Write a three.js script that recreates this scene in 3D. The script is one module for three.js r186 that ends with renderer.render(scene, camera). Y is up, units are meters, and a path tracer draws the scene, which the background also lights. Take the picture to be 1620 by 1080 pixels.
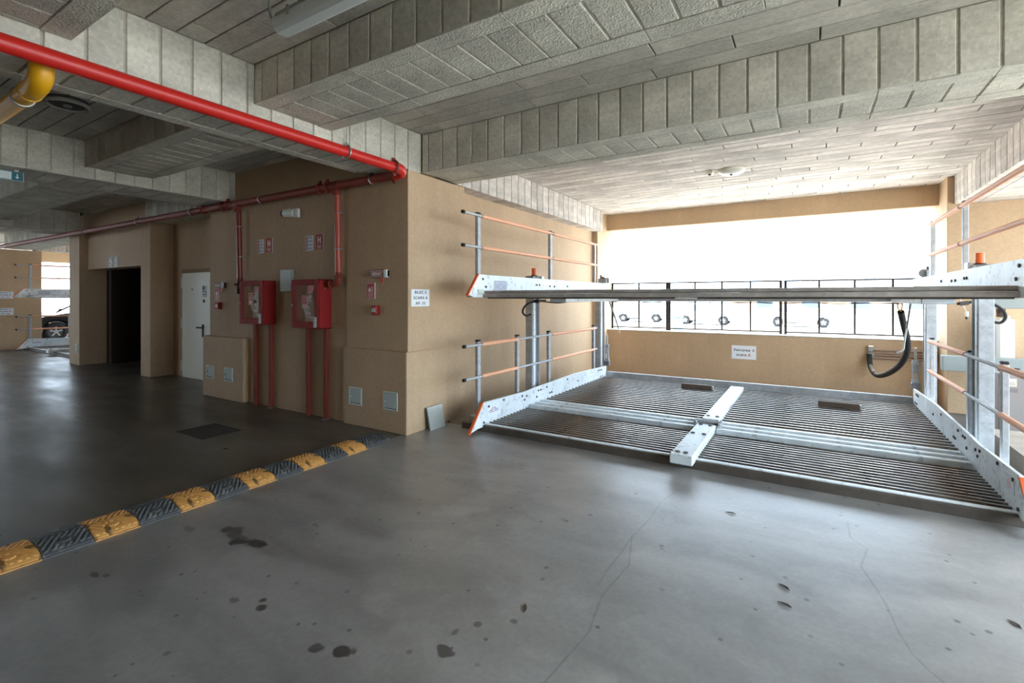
import * as THREE from 'three';
import { ConvexGeometry } from 'three/addons/geometries/ConvexGeometry.js';
import { mergeGeometries, mergeVertices } from 'three/addons/utils/BufferGeometryUtils.js';

// ---------------------------------------------------------------- camera, sky, sun, exposure
// x runs along the front edge of the car lift, y up, -z towards the window; metres
const scene = new THREE.Scene();
const F = 762, W = 1620, H = 1080, CY = 471;
const camera = new THREE.PerspectiveCamera(2 * Math.atan(H / 2 / F) * 180 / Math.PI, W / H, 0.05, 400);
camera.position.set(0, 1.56, 0);
camera.rotation.order = 'YXZ';
camera.rotation.y = Math.atan(472 / F);
camera.setViewOffset(W, H, 0, H / 2 - CY, W, H);
camera.updateProjectionMatrix();
scene.add(camera);

scene.background = new THREE.Color().setRGB(0.67, 0.83, 1.0);
scene.backgroundIntensity = 6.0;
const sun = new THREE.DirectionalLight(new THREE.Color().setRGB(1, 0.93, 0.80), 11);
sun.position.set(1.5, 36, -14.5);
sun.target.position.set(-2, 0, -2);
sun.castShadow = true;
sun.shadow.mapSize.set(4096, 4096);
Object.assign(sun.shadow.camera, { left: -45, right: 45, top: 45, bottom: -45, near: 1, far: 130 });
scene.add(sun, sun.target);

const renderer = new THREE.WebGLRenderer({ antialias: true });
renderer.toneMapping = THREE.LinearToneMapping;
renderer.toneMappingExposure = 1.9;
renderer.outputColorSpace = THREE.SRGBColorSpace;
renderer.shadowMap.enabled = true;

// ---------------------------------------------------------------- random numbers, noise, textures
let seed = 20240611;
function rnd() { seed |= 0; seed = seed + 0x6D2B79F5 | 0; let t = Math.imul(seed ^ seed >>> 15, 1 | seed); t = t + Math.imul(t ^ t >>> 7, 61 | t) ^ t; return ((t ^ t >>> 14) >>> 0) / 4294967296; }
const LAT = new Float32Array(65536); for (let i = 0; i < 65536; i++) LAT[i] = rnd();
function vnoise(x, y, px, py) {            // value noise with whole periods px, py
  const xi = Math.floor(x), yi = Math.floor(y), fx = x - xi, fy = y - yi, m = (a, p) => ((a % p) + p) % p;
  const g = (i, j) => LAT[(m(i, px) * 157 + m(j, py) * 7919 + px * 31) & 65535];
  const u = fx * fx * (3 - 2 * fx), v = fy * fy * (3 - 2 * fy);
  const a = g(xi, yi), b = g(xi + 1, yi), c = g(xi, yi + 1), d = g(xi + 1, yi + 1);
  return a + (b - a) * u + (c - a) * v + (a - b - c + d) * u * v;
}
function fbm(u, v, px, py, oct = 4, gain = 0.5) { let s = 0, a = 1, n = 0; for (let o = 0; o < oct; o++) { s += a * vnoise(u * px, v * py, px, py); n += a; a *= gain; px *= 2; py *= 2; } return s / n; }
const clamp = (x, a = 0, b = 1) => Math.min(b, Math.max(a, x));
const smooth = (a, b, x) => { const t = clamp((x - a) / (b - a)); return t * t * (3 - 2 * t); };
function tex(w, h, fn, { srgb = true, size = 1, wrap = THREE.RepeatWrapping } = {}) {
  const d = new Uint8Array(w * h * 4);
  for (let j = 0; j < h; j++) for (let i = 0; i < w; i++) {
    let c = fn((i + 0.5) / w, (j + 0.5) / h); if (typeof c === 'number') c = [c, c, c];
    const k = (j * w + i) * 4; d[k] = clamp(c[0]) * 255; d[k + 1] = clamp(c[1]) * 255; d[k + 2] = clamp(c[2]) * 255; d[k + 3] = 255;
  }
  const t = new THREE.DataTexture(d, w, h, THREE.RGBAFormat);
  t.magFilter = THREE.LinearFilter; t.minFilter = THREE.LinearMipmapLinearFilter; t.generateMipmaps = true;
  t.wrapS = t.wrapT = wrap; if (srgb) t.colorSpace = THREE.SRGBColorSpace;
  t.repeat.set(1 / size, 1 / size); t.needsUpdate = true; return t;
}
function canvasTex(w, h, draw) {
  const c = document.createElement('canvas'); c.width = w; c.height = h; const g = c.getContext('2d'); draw(g, w, h);
  const t = new THREE.CanvasTexture(c); t.colorSpace = THREE.SRGBColorSpace; return t;
}
const mix = (a, b, t) => a.map((x, i) => x + (b[i] - x) * t);

// sprayed lamella board: grey-white, mottled, darker specks
const boardMap = tex(512, 512, (u, v) => {
  const n = fbm(u, v, 5, 5, 5), f = fbm(u + .3, v + .1, 64, 64, 2), w = fbm(u, v, 3, 40, 3), sp = vnoise(u * 150, v * 150, 150, 150);
  let b = 0.80 + (n - .5) * 0.20 + (f - .5) * 0.11 + (w - .5) * .06; if (sp > .94) b -= .14 * fbm(v, u, 9, 9, 2);
  return [b * 1.03, b * 1.01, b * .945];
}, { size: 1.3 });
const boardBump = tex(512, 512, (u, v) => .55 * fbm(u, v, 90, 90, 2) + .3 * fbm(u, v, 26, 26, 3) + .15 * fbm(u, v, 6, 6, 2), { srgb: false, size: 1.3 });
const grainBump = tex(512, 512, (u, v) => Math.pow(fbm(u, v, 90, 90, 3), 1.2), { srgb: false, size: .8 });
const strandMap = tex(512, 512, (u, v) => {   // wiped, sooted boards of the lift bay
  const n = fbm(u, v, 4, 9, 4), w = fbm(u, v, 4, 60, 3), sp = fbm(u, v, 30, 30, 2); const b = .83 + (n - .5) * .24 + (w - .5) * .13 + (sp - .5) * .10;
  return [b, b * .965, b * .93];
}, { size: 1.6 });
const paintMap = tex(512, 512, (u, v) => { const n = fbm(u, v, 3, 2, 4), s = fbm(u, v, 40, 2, 3), f = fbm(u, v, 120, 120, 1); const b = 1 + (n - .5) * .14 + (s - .5) * .03 + (f - .5) * .05; return [.735 * b, .622 * b, .492 * b]; }, { size: 2.6 });
const paintBump = tex(512, 512, (u, v) => .6 * fbm(u, v, 90, 90, 2) + .4 * fbm(u, v, 14, 6, 3), { srgb: false, size: 1.4 });
const zincMap = tex(512, 512, (u, v) => { const n = fbm(u, v, 30, 30, 3), m = fbm(u, v, 4, 4, 3), b = .78 + (n - .5) * .14 + (m - .5) * .12; return [b * .985, b, b * 1.015]; }, { size: .9 });
const zincRough = tex(256, 256, (u, v) => .42 + .35 * fbm(u, v, 9, 9, 4), { srgb: false, size: .7 });
const deckMap = tex(512, 256, (u, v) => { const n = fbm(u, v, 8, 8, 4), m = fbm(u, v, 3, 2, 3), b = .52 + (n - .5) * .18 + (m - .5) * .30; return [b, b * .975, b * .945]; }, { size: 2.2 });
const whiteSteelMap = tex(512, 256, (u, v) => { const n = fbm(u, v, 6, 4, 4), s = fbm(u, v, 50, 50, 2), g = fbm(u, v, 24, 3, 2); let b = .91 + (n - .5) * .10 + (g - .5) * .05; if (s > .73) b -= .12; return [b * .975, b, b * 1.005]; }, { size: 1.8 });

// floor: power-floated concrete; worn, streaky; oil drips and cracks of the near slab at their places
function floorTone(x, z) {
  const u = x / 16 + 4, v = z / 16 + 4;
  const big = fbm(u, v, 12, 14, 3) - .5, mid = fbm(u + .37, v, 60, 60, 4) - .5, swirl = fbm(u + .08 * mid, v + .05 * big, 26, 90, 4) - .5, fine = fbm(u, v, 900, 900, 2) - .5;
  return 1 + big * .24 + mid * .20 + swirl * .32 + fine * .10;
}
const SX0 = -3.95, SX1 = 3.9, SZ0 = -4.7, SZ1 = 1.0;
const stains = [[-3.33, -1.76, .075, .05, .75], [-3.10, -1.70, .085, .06, .9], [-2.98, -1.74, .06, .03, .9], [-3.2, -1.74, .09, .05, .5], [-3.56, -1.62, .06, .03, .4], [-3.42, -1.07, .055, .02, .8], [-3.36, -1.10, .03, .015, .7],
  [-3.02, -1.33, .022, .022, .7], [-2.52, -1.36, .035, .03, .6], [-2.40, -1.44, .028, .026, .85], [-2.35, -1.40, .03, .026, .85], [-1.875, -1.354, .03, .03, .7], [-1.757, -1.408, .05, .028, .95], [-1.71, -1.44, .03, .03, .8],
  [-1.374, -1.646, .035, .03, .9], [-1.36, -1.68, .02, .03, .7], [-1.354, -1.871, .02, .02, .7], [-1.215, -1.984, .02, .02, .7], [-1.41, -1.77, .012, .03, .6], [-2.9, -2.1, .02, .02, .5], [-2.2, -2.3, .02, .015, .5], [-3.5, -2.2, .03, .02, .4]];
const cracks = [[[-.98, -2.46], [-.99, -2.64], [-.985, -2.85], [-.99, -3.08], [-.965, -3.41], [-.97, -3.75], [-.92, -4.0]], [[.22, -4.08], [.22, -3.83], [.3, -3.71], [.25, -3.45], [.3, -3.23], [.33, -3.07], [.35, -2.86], [.38, -2.72], [.42, -2.64], [.52, -2.5], [.6, -2.2], [.66, -1.7]], [[-.99, -3.08], [-.9, -2.75], [-.93, -2.4], [-.88, -2.1], [-.92, -1.7]]];
const specks = []; for (let i = 0; i < 260; i++) specks.push([SX0 + rnd() * 6, SZ0 + rnd() * 4.6, .006 + rnd() * .011, .3 + rnd() * .5]);
const CELL = .5, bins = new Map(), bin = (x, z, f) => { const k = Math.floor(x / CELL) + ',' + Math.floor(z / CELL); if (!bins.has(k)) bins.set(k, []); bins.get(k).push(f); };
for (const [x, z, a, b, s] of stains) { const ph = rnd() * 9; const f = (X, Z) => { const q = Math.hypot((X - x) / a, (Z - z) / b) + (fbm(X * .9 + ph + 9, Z * .9 + 9, 16, 16, 3) - .5) * 2.2; return Math.hypot(X - x, Z - z) > .4 ? 0 : s * (1 - smooth(.75, 1.1, q)); }; for (let i = -1; i < 2; i++) for (let j = -1; j < 2; j++) bin(x + i * CELL, z + j * CELL, f); }
for (const [x, z, r, s] of specks) { const f = (X, Z) => s * (1 - smooth(.6, 1.1, Math.hypot(X - x, Z - z) / r)); for (let i = -1; i < 2; i++) for (let j = -1; j < 2; j++) bin(x + i * CELL, z + j * CELL, f); }
for (const c of cracks) for (let i = 0; i + 1 < c.length; i++) {
  const [x0, z0] = c[i], [x1, z1] = c[i + 1], f = (X, Z) => { const dx = x1 - x0, dz = z1 - z0, t = clamp(((X - x0) * dx + (Z - z0) * dz) / (dx * dx + dz * dz)), wob = (fbm(X * 1.1 + 9, Z * 1.1 + 9, 20, 20, 3) - .5) * .05; const d = Math.abs(Math.hypot(X - x0 - t * dx, Z - z0 - t * dz) + wob * .15); return .26 * (1 - smooth(.002, .007, d)); };
  const seen = new Set(); for (let t = 0; t <= 1; t += .1) for (let i2 = -1; i2 < 2; i2++) for (let j2 = -1; j2 < 2; j2++) { const X = x0 + (x1 - x0) * t + i2 * CELL * .5, Z = z0 + (z1 - z0) * t + j2 * CELL * .5, k = Math.floor(X / CELL) + ',' + Math.floor(Z / CELL); if (!seen.has(k)) { seen.add(k); bin(X, Z, f); } }
}
const slabMap = tex(2048, 1440, (u, v) => {
  const x = SX0 + u * (SX1 - SX0), z = SZ0 + v * (SZ1 - SZ0); let b = floorTone(x, z) * .535, dk = 0;
  for (const f of bins.get(Math.floor(x / CELL) + ',' + Math.floor(z / CELL)) ?? []) dk = Math.max(dk, f(x, z));
  b *= 1 - dk * .62; return [b * 1.0, b * .985, b * .955];
}, { wrap: THREE.ClampToEdgeWrapping });
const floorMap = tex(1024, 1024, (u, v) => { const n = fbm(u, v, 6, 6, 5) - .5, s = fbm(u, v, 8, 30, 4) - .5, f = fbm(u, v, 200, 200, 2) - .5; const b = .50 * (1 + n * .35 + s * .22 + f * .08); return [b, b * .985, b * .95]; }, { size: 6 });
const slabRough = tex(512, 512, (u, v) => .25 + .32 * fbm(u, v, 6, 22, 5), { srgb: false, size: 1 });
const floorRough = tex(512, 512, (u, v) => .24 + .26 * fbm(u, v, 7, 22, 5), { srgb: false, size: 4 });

// ---------------------------------------------------------------- materials
const M = (o) => new THREE.MeshStandardMaterial(o);
const hue = (hex) => new THREE.Color(hex);
const boards = [1, .94, .88].map((k) => M({ map: boardMap, bumpMap: boardBump, bumpScale: .004, roughness: .95, color: new THREE.Color(k, k, k * .99) }));
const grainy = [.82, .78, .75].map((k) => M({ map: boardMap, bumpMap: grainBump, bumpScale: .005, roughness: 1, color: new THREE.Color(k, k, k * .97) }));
const strands = [1, .92, .85].map((k) => M({ map: strandMap, bumpMap: boardBump, bumpScale: .004, roughness: .95, color: new THREE.Color(k, k * .985, k * .97) }));
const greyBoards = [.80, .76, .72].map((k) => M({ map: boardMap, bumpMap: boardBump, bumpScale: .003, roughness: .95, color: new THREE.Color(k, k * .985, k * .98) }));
const core = M({ map: boardMap, roughness: 1, color: new THREE.Color(.80, .785, .76) });
const trayM = M({ color: hue('#2b2622'), roughness: .8 });
const frontM = M({ map: zincMap, color: hue('#75675a'), roughness: .6, metalness: .2 });
const gapM = M({ color: hue('#5e564e'), roughness: 1 });
const paint = M({ map: paintMap, bumpMap: paintBump, bumpScale: .002, roughness: .78 });
const concrete = M({ map: floorMap, roughness: .9, color: new THREE.Color(1.25, 1.22, 1.18) });
const tanConcrete = M({ map: floorMap, roughness: .9, color: new THREE.Color(1.5, 1.3, 1.1) });
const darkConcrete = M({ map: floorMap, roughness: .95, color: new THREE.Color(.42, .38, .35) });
const slabM = new THREE.MeshPhysicalMaterial({ map: slabMap, roughnessMap: slabRough, roughness: 1, ior: 1.9, clearcoat: .4, clearcoatRoughness: .34 });
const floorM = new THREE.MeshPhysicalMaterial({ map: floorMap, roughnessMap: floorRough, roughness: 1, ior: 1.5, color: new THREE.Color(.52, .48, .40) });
const zinc = M({ map: zincMap, roughnessMap: zincRough, roughness: 1, metalness: .4, color: new THREE.Color(.88, .87, .85) });
const zincDark = M({ map: zincMap, roughnessMap: zincRough, roughness: 1, metalness: .5, color: new THREE.Color(.42, .40, .38) });
const deckM = M({ map: deckMap, roughnessMap: zincRough, roughness: .55, metalness: .8, color: new THREE.Color(.86, .80, .73) });
const whiteSteel = M({ map: whiteSteelMap, roughness: .5, metalness: .1 });
const orange = M({ color: hue('#e8682c'), roughness: .5 });
const sleeveM = M({ color: hue('#f7b48c'), roughness: .6 });
const blackM = M({ color: hue('#1d1b1b'), roughness: .6 });
const rubber = M({ color: hue('#26231f'), roughness: .8 });
const redPipe = M({ color: hue('#c8241c'), roughness: .38 });
const redRust = M({ color: hue('#84301f'), roughness: .62 });
const redBox = M({ color: hue('#930c0a'), roughness: .6 });
const yellow = M({ color: hue('#e0a512'), roughness: .45 });
const whiteP = M({ color: hue('#dcded8'), roughness: .5 });
const offWhite = M({ color: hue('#d9d5c2'), roughness: .5 });
const paleGreen = M({ color: hue('#cdd6cc'), roughness: .5 });
const greyPlastic = M({ color: hue('#8d928e'), roughness: .6 });
const darkGrey = M({ color: hue('#4b4743'), roughness: .7 });
const steel = M({ color: hue('#a8a8a4'), roughness: .35, metalness: .8 });
const copper = M({ color: hue('#a08674'), roughness: .5, metalness: .3 });
const beamGrey = M({ map: zincMap, color: hue('#d9cbbd'), roughness: .6, metalness: .15 });
const frameBrown = M({ color: hue('#1f1510'), roughness: .7 });
const glass = new THREE.MeshPhysicalMaterial({ color: 0xffffff, transmission: 1, roughness: .06, thickness: 0, ior: 1.45 });
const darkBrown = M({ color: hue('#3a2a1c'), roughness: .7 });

// ---------------------------------------------------------------- geometry helpers
function metreUV(g) {                              // box-mapped uv in metres
  if (g.index) g = g.toNonIndexed();
  g.computeVertexNormals(); const p = g.attributes.position, uv = new Float32Array(p.count * 2), a = new THREE.Vector3(), b = new THREE.Vector3(), c = new THREE.Vector3();
  for (let i = 0; i < p.count; i += 3) {
    a.fromBufferAttribute(p, i); b.fromBufferAttribute(p, i + 1); c.fromBufferAttribute(p, i + 2);
    const n = b.clone().sub(a).cross(c.clone().sub(a)), x = Math.abs(n.x), y = Math.abs(n.y), z = Math.abs(n.z);
    [a, b, c].forEach((q, k) => { const [s, t] = x >= y && x >= z ? [q.z, q.y] : y >= z ? [q.x, q.z] : [q.x, q.y]; uv[(i + k) * 2] = s; uv[(i + k) * 2 + 1] = t; });
  }
  g.setAttribute('uv', new THREE.BufferAttribute(uv, 2)); return g;
}
const boxCache = new Map();
function cbox(w, h, d, c = .004) {                 // chamfered box centred on the origin
  const k = [w, h, d, c].map((v) => v.toFixed(4)).join(); if (boxCache.has(k)) return boxCache.get(k);
  c = Math.min(c, w * .4, h * .4, d * .4); const P = [], x = w / 2, y = h / 2, z = d / 2;
  for (const i of [-1, 1]) for (const j of [-1, 1]) for (const l of [-1, 1]) P.push(new THREE.Vector3(i * x, j * (y - c), l * (z - c)), new THREE.Vector3(i * (x - c), j * y, l * (z - c)), new THREE.Vector3(i * (x - c), j * (y - c), l * z));
  const g = metreUV(new ConvexGeometry(P)); boxCache.set(k, g); return g;
}
function plainBox(x0, x1, y0, y1, z0, z1) { const g = new THREE.BoxGeometry(x1 - x0, y1 - y0, z1 - z0); g.translate((x0 + x1) / 2, (y0 + y1) / 2, (z0 + z1) / 2); return metreUV(g); }
function spanBox(x0, x1, y0, y1, z0, z1, c = .004) { return cbox(x1 - x0, y1 - y0, z1 - z0, c).clone().translate((x0 + x1) / 2, (y0 + y1) / 2, (z0 + z1) / 2); }
function rod(p, q, r, seg = 14) {
  const a = new THREE.Vector3(...p), b = new THREE.Vector3(...q), g = new THREE.CylinderGeometry(r, r, a.distanceTo(b), seg);
  g.applyQuaternion(new THREE.Quaternion().setFromUnitVectors(new THREE.Vector3(0, 1, 0), b.clone().sub(a).normalize())); const m = a.add(b).multiplyScalar(.5); return g.translate(m.x, m.y, m.z);
}
function tube(pts, r, seg = 40, rs = 10) { return new THREE.TubeGeometry(new THREE.CatmullRomCurve3(pts.map((p) => new THREE.Vector3(...p))), seg, r, rs); }
function ring(at, axis, R, r) { const g = new THREE.TorusGeometry(R, r, 8, 24); if (axis === 'x') g.rotateY(Math.PI / 2); if (axis === 'y') g.rotateX(Math.PI / 2); return g.translate(...at); }
function extrude(pts, depth, bevel = 0) { const s = new THREE.Shape(pts.map((p) => new THREE.Vector2(...p))); return new THREE.ExtrudeGeometry(s, { depth, bevelEnabled: bevel > 0, bevelSize: bevel, bevelThickness: bevel, bevelSegments: 2, bevelOffset: -bevel, curveSegments: 12 }); }
const merged = (...g) => mergeGeometries(g.map((x) => { x = x.index ? x.toNonIndexed() : x.clone(); for (const k of Object.keys(x.attributes)) if (!['position', 'normal', 'uv'].includes(k)) x.deleteAttribute(k); return x; }));

// ---------------------------------------------------------------- scene-graph helpers
const used = new Map();
function numbered(n) { const k = used.get(n) ?? 0; used.set(n, k + 1); return k ? `${n}_${String(k).padStart(3, '0')}` : n; }
function shade(o) { o.traverse((c) => { if (c.isMesh) { c.castShadow = true; c.receiveShadow = true; } }); return o; }
function thing(name, label, category, at = [0, 0, 0], group) {
  const o = new THREE.Group(); o.name = numbered(name); o.position.set(...at); o.userData = { label, category }; if (group) o.userData.group = group; scene.add(o); return o;
}
function struct(name, label, category) { const o = thing(name, label, category); o.userData.kind = 'structure'; return o; }
function part(name, geo, mat, parent, world = true) {      // geometry given in world places; parent sits at its own base
  const m = new THREE.Mesh(geo, mat); m.name = name; m.castShadow = m.receiveShadow = true;
  if (world) { const p = new THREE.Vector3(); for (let q = parent; q && q !== scene; q = q.parent) p.add(q.position); m.position.copy(p).negate(); }
  parent.add(m); return m;
}
function sub(name, parent) { const g = new THREE.Group(); g.name = name; parent.add(g); return g; }
function solo(name, geo, mat, label, category, group) { const m = new THREE.Mesh(geo, mat); m.name = numbered(name); m.castShadow = m.receiveShadow = true; m.userData = { label, category }; if (group) m.userData.group = group; scene.add(m); return m; }

// ---------------------------------------------------------------- lamella boards
const CEIL = 3.475, TH = .011;
const panelCache = new Map();
function panelGeo(w, h, t = TH, c = .004, variant = 0) {    // face +z, back at z = 0
  const k = [w, h, t, c].map((v) => v.toFixed(3)).join() + variant; if (panelCache.has(k)) return panelCache.get(k);
  const x = w / 2, y = h / 2, P = [], q = (a, b, c2, d) => P.push(a, b, c2, a, c2, d);
  const o = [[-x, -y], [x, -y], [x, y], [-x, y]], i = [[-x + c, -y + c], [x - c, -y + c], [x - c, y - c], [-x + c, y - c]];
  const V = (p, z) => [p[0], p[1], z];
  q(V(i[0], t), V(i[1], t), V(i[2], t), V(i[3], t));
  for (let n = 0; n < 4; n++) { const m = (n + 1) % 4; q(V(o[n], t - c), V(o[m], t - c), V(i[m], t), V(i[n], t)); q(V(o[n], 0), V(o[m], 0), V(o[m], t - c), V(o[n], t - c)); }
  q(V(o[3], 0), V(o[2], 0), V(o[1], 0), V(o[0], 0));
  const g = new THREE.BufferGeometry(); g.setAttribute('position', new THREE.BufferAttribute(new Float32Array(P.flat()), 3));
  g.setAttribute('uv', new THREE.BufferAttribute(new Float32Array(P.flatMap((p) => [p[0] + variant * .37 + (p[2] < t - c / 2 ? p[2] : 0), p[1] + variant * .53])), 2)); g.computeVertexNormals();
  panelCache.set(k, g); return g;
}
const SIDES = { front: [0, 0, 0], back: [0, Math.PI, 0], right: [0, Math.PI / 2, 0], left: [0, -Math.PI / 2, 0], down: [Math.PI / 2, 0, 0], downTurned: [Math.PI / 2, 0, Math.PI / 2] };
function board(parent, side, w, h, at, mats, name = 'board') {
  const m = new THREE.Mesh(panelGeo(w, h, TH, .004, Math.floor(rnd() * 5)), mats[Math.floor(rnd() * mats.length)]);
  m.name = name; m.position.set(...at); const j = (rnd() - .5) * .0022; if (side === 'front') m.position.z += j; else if (side === 'right' || side === 'left') m.position.x += j; else m.position.y += j;
  m.rotation.set(...SIDES[side]); m.castShadow = m.receiveShadow = true; parent.add(m); return m;
}
const G = .018, PITCH = .21;
// beam along x, its front (+z) face and soffit boarded
function beamX(label, x0, x1, zf, zb, yb, { phase = -3.78, face = boards, soffit = grainy, front = true } = {}) {
  const b = struct('beam', label, 'beam');
  part('core', plainBox(x0, x1, yb + TH, CEIL + .02, zb, zf - TH), core, b);
  const band = .15, n0 = Math.ceil((x0 - phase) / PITCH - .4), n1 = Math.floor((x1 - phase) / PITCH + .4), w = zf - zb;
  for (let n = n0; n <= n1; n++) {
    const a = Math.max(x0, phase + (n - 1) * PITCH), c = Math.min(x1, phase + n * PITCH), cx = (a + c) / 2, ww = c - a; if (ww < .04) continue;
    if (front) board(b, 'front', ww - G, CEIL - yb, [cx, (CEIL + yb) / 2, zf - TH], face);
    if ((n - n0) % 3 === 0) { const e = Math.min(x1, a + 3 * PITCH), m = (a + e) / 2; board(b, 'down', e - a - .002, band, [m, yb + TH, zf - band / 2], soffit); board(b, 'down', e - a - .002, band, [m, yb + TH, zb + band / 2], soffit); }
    board(b, 'down', ww - G, w - 2 * band - .006, [cx, yb + TH + .003, (zf + zb) / 2], soffit);
  }
  return b;
}
// beam along z, its right (+x) face and soffit boarded
function beamZ(label, xr, xl, z0, z1, yb, { phase = -1.17, face = boards, soffit = boards, side = 'right', band = .13 } = {}) {
  const b = struct('beam', label, 'beam'), r = side === 'right';
  part('core', plainBox(xl + (r ? 0 : TH), xr - (r ? TH : 0), yb + TH, CEIL + .02, z0, z1), core, b);
  const P2 = .2045, n0 = Math.ceil((z0 - phase) / P2 - .4), n1 = Math.floor((z1 - phase) / P2 + 1.4), w = xr - xl;
  for (let n = n0; n <= n1; n++) {
    const a = Math.max(z0, phase + (n - 1) * P2), c = Math.min(z1, phase + n * P2), cz = (a + c) / 2, ww = c - a; if (ww < .03) continue;
    board(b, side, ww - G, CEIL - yb, [r ? xr - TH : xl + TH, (CEIL + yb) / 2, cz], face);
    if (w > .4) {
      if ((n - n0) % 3 === 0) { const e = Math.min(z1, a + 3 * P2), m = (a + e) / 2; board(b, 'down', band, e - a - .002, [xl + band / 2, yb + TH, m], soffit); board(b, 'down', band, e - a - .002, [xr - band / 2, yb + TH, m], soffit); }
      board(b, 'down', w - 2 * band - .006, ww - G, [(xl + xr) / 2, yb + TH + .002, cz], soffit);
    } else board(b, 'down', w - .01, ww - G, [(xl + xr) / 2, yb + TH, cz], soffit);
  }
  return b;
}
// boarded ceiling field; rows run along x
function field(label, x0, x1, z0, z1, { mats = greyBoards, len = 1.2, row = .2, step = .41, start = 0, maxBoard = 1e9 } = {}) {
  const b = struct('ceiling', label, 'ceiling');
  part('slab', plainBox(x0 - .02, x1 + .02, CEIL + TH * 1.6, CEIL + .22, z0 - .02, z1 + .02), gapM, b);
  const rows = Math.round((z1 - z0) / row), rw = (z1 - z0) / rows;
  for (let i = 0; i < rows; i++) {
    const zc = z1 - (i + .5) * rw; let off = ((start + i * step) % len);
    for (let x = x0 - len + off; x < x1; x += len) { const a = Math.max(x0, x), c = Math.min(x1, x + len); if (c - a < .05) continue; board(b, 'down', c - a - .011, rw - .009, [(a + c) / 2, CEIL + TH, zc], mats); }
  }
  return b;
}

// ---------------------------------------------------------------- ceiling and beams
beamZ('long whitewashed board-clad beam above the glossy red pipe, meeting the brown pillar', -3.89, -4.53, -4.262, 3.2, 3.02);
beamX('broad rough board-clad cross beam behind the strip light', -3.89, 3.9, -2.25, -3.0, 3.15, { phase: -3.78 });
beamX('board-clad cross beam over the front edge of the car lift', -3.89, 3.9, -4.26, -4.93, 3.03, { phase: -3.79 });
beamX('rough board-clad beam soffit in the top left corner of the picture', -3.89, 3.9, -.42, -1.1, 3.15, { phase: -3.84 });
beamZ('narrow pale board-clad beam above the upper guard rail on the brown side wall', -3.9, -4.15, -10.1, -4.93, 3.03, { face: strands, soffit: strands });
{ // right edge beam with its wide boarded soffit
  const b = beamZ('pale board-clad edge beam at the top right behind the guard rail', 2.2, 1.925, -10.1, -4.93, 3.03, { side: 'left', face: strands, soffit: strands });
  for (let i = 0; i < 25; i++) for (let k = 0; k < 2; k++) board(b, 'down', 1.17, .19, [2.79 + k * 1.18 + (i % 3) * -.0, 3.03 + TH, -10.0 + i * .2], strands);
  part('core', plainBox(2.2, 3.9, 3.03 + TH, CEIL, -10.1, -4.93), core, b);
}
beamZ('second long whitewashed beam beyond the red pipe, carrying the exit sign', -7.53, -8.33, -4.08, 2.5, 3.02, { phase: -1.12 });
beamX('dark cross beam between the two long beams, left of the strip light', -7.53, -4.53, -2.25, -2.97, 3.15, { soffit: boards, face: greyBoards });
beamX('far cross beam behind the exit sign', -13.98, -8.33, -2.25, -2.97, 3.15, { soffit: boards });
beamZ('third long whitewashed beam above the far brown pillar beside the lobby', -13.98, -14.8, -4.1, 1.5, 3.02, { phase: -1.2 });
beamX('board-clad beam above the recess of the white steel door', -10.98, -8.33, -4.2, -4.68, 3.05, { phase: -10.9, face: boards, soffit: boards });
beamX('farthest cross beam beyond the third long beam', -20.6, -14.8, -2.25, -2.97, 3.15, { face: boards, soffit: boards });
beamX('cross beam over the front of the far parking lift', -20.54, -15.0, -4.26, -4.93, 3.03, { face: boards, soffit: boards });
beamZ('narrow board-clad beam above the far parking lift', -20.5, -20.8, -10.1, -4.93, 3.03, { face: strands, soffit: strands });

field('boarded ceiling strip with the hanging strip light', -3.89, 3.9, -2.25, -1.1, { start: .2 });
field('boarded grey ceiling strip between the two rough cross beams', -3.89, 3.9, -4.26, -3.0, { step: .55 });
field('pale weathered boarded ceiling above the car lift with the round lamp', -3.9, 1.95, -10.72, -4.93, { mats: strands, step: .37 });
field('dark boarded ceiling with the round vent, left of the long beam', -7.53, -4.53, -2.25, .5, { step: .6 });
field('dark boarded ceiling strip above the hydrant wall', -7.53, -4.53, -4.1, -2.97, { step: .6 });
field('dark boarded ceiling strip above the white steel door', -13.98, -8.33, -4.7, -2.97, { step: .5 });
field('dark boarded ceiling between the second and third long beams', -13.98, -8.33, -2.25, .5, { step: .5 });
field('far boarded ceiling left of the third long beam', -20.6, -14.8, -4.26, .5, { mats: boards, step: .5 });
field('boarded ceiling over the far parking lift', -27, -14.9, -10.72, -4.93, { mats: strands, step: .37 });
{ // plain slabs where the picture shows nothing of the boards
  const b = struct('ceiling', 'plain concrete ceiling slab behind the camera', 'ceiling');
  part('slab', plainBox(-28, 3.9, CEIL + .02, CEIL + .22, .5, 7.2), core, b); part('slab', plainBox(-3.9, 3.9, CEIL + .02, CEIL + .22, -1.1, .5), core, b); part('slab', plainBox(-28, -20.6, CEIL + .02, CEIL + .22, -4.93, .5), core, b);
  part('slab', plainBox(-4.06, -3.88, CEIL, CEIL + .2, -10.72, -10.05), core, b);
  part('roof_slab', plainBox(-28.4, 4.2, CEIL + .22, CEIL + .45, -11.1, 7.4), core, b);
  part('slab', plainBox(1.97, 3.9, CEIL + .02, CEIL + .22, -11, -4.93), core, b); part('slab', plainBox(-14.4, -4.15, CEIL + .02, CEIL + .22, -11, -4.72), core, b);
}

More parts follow.
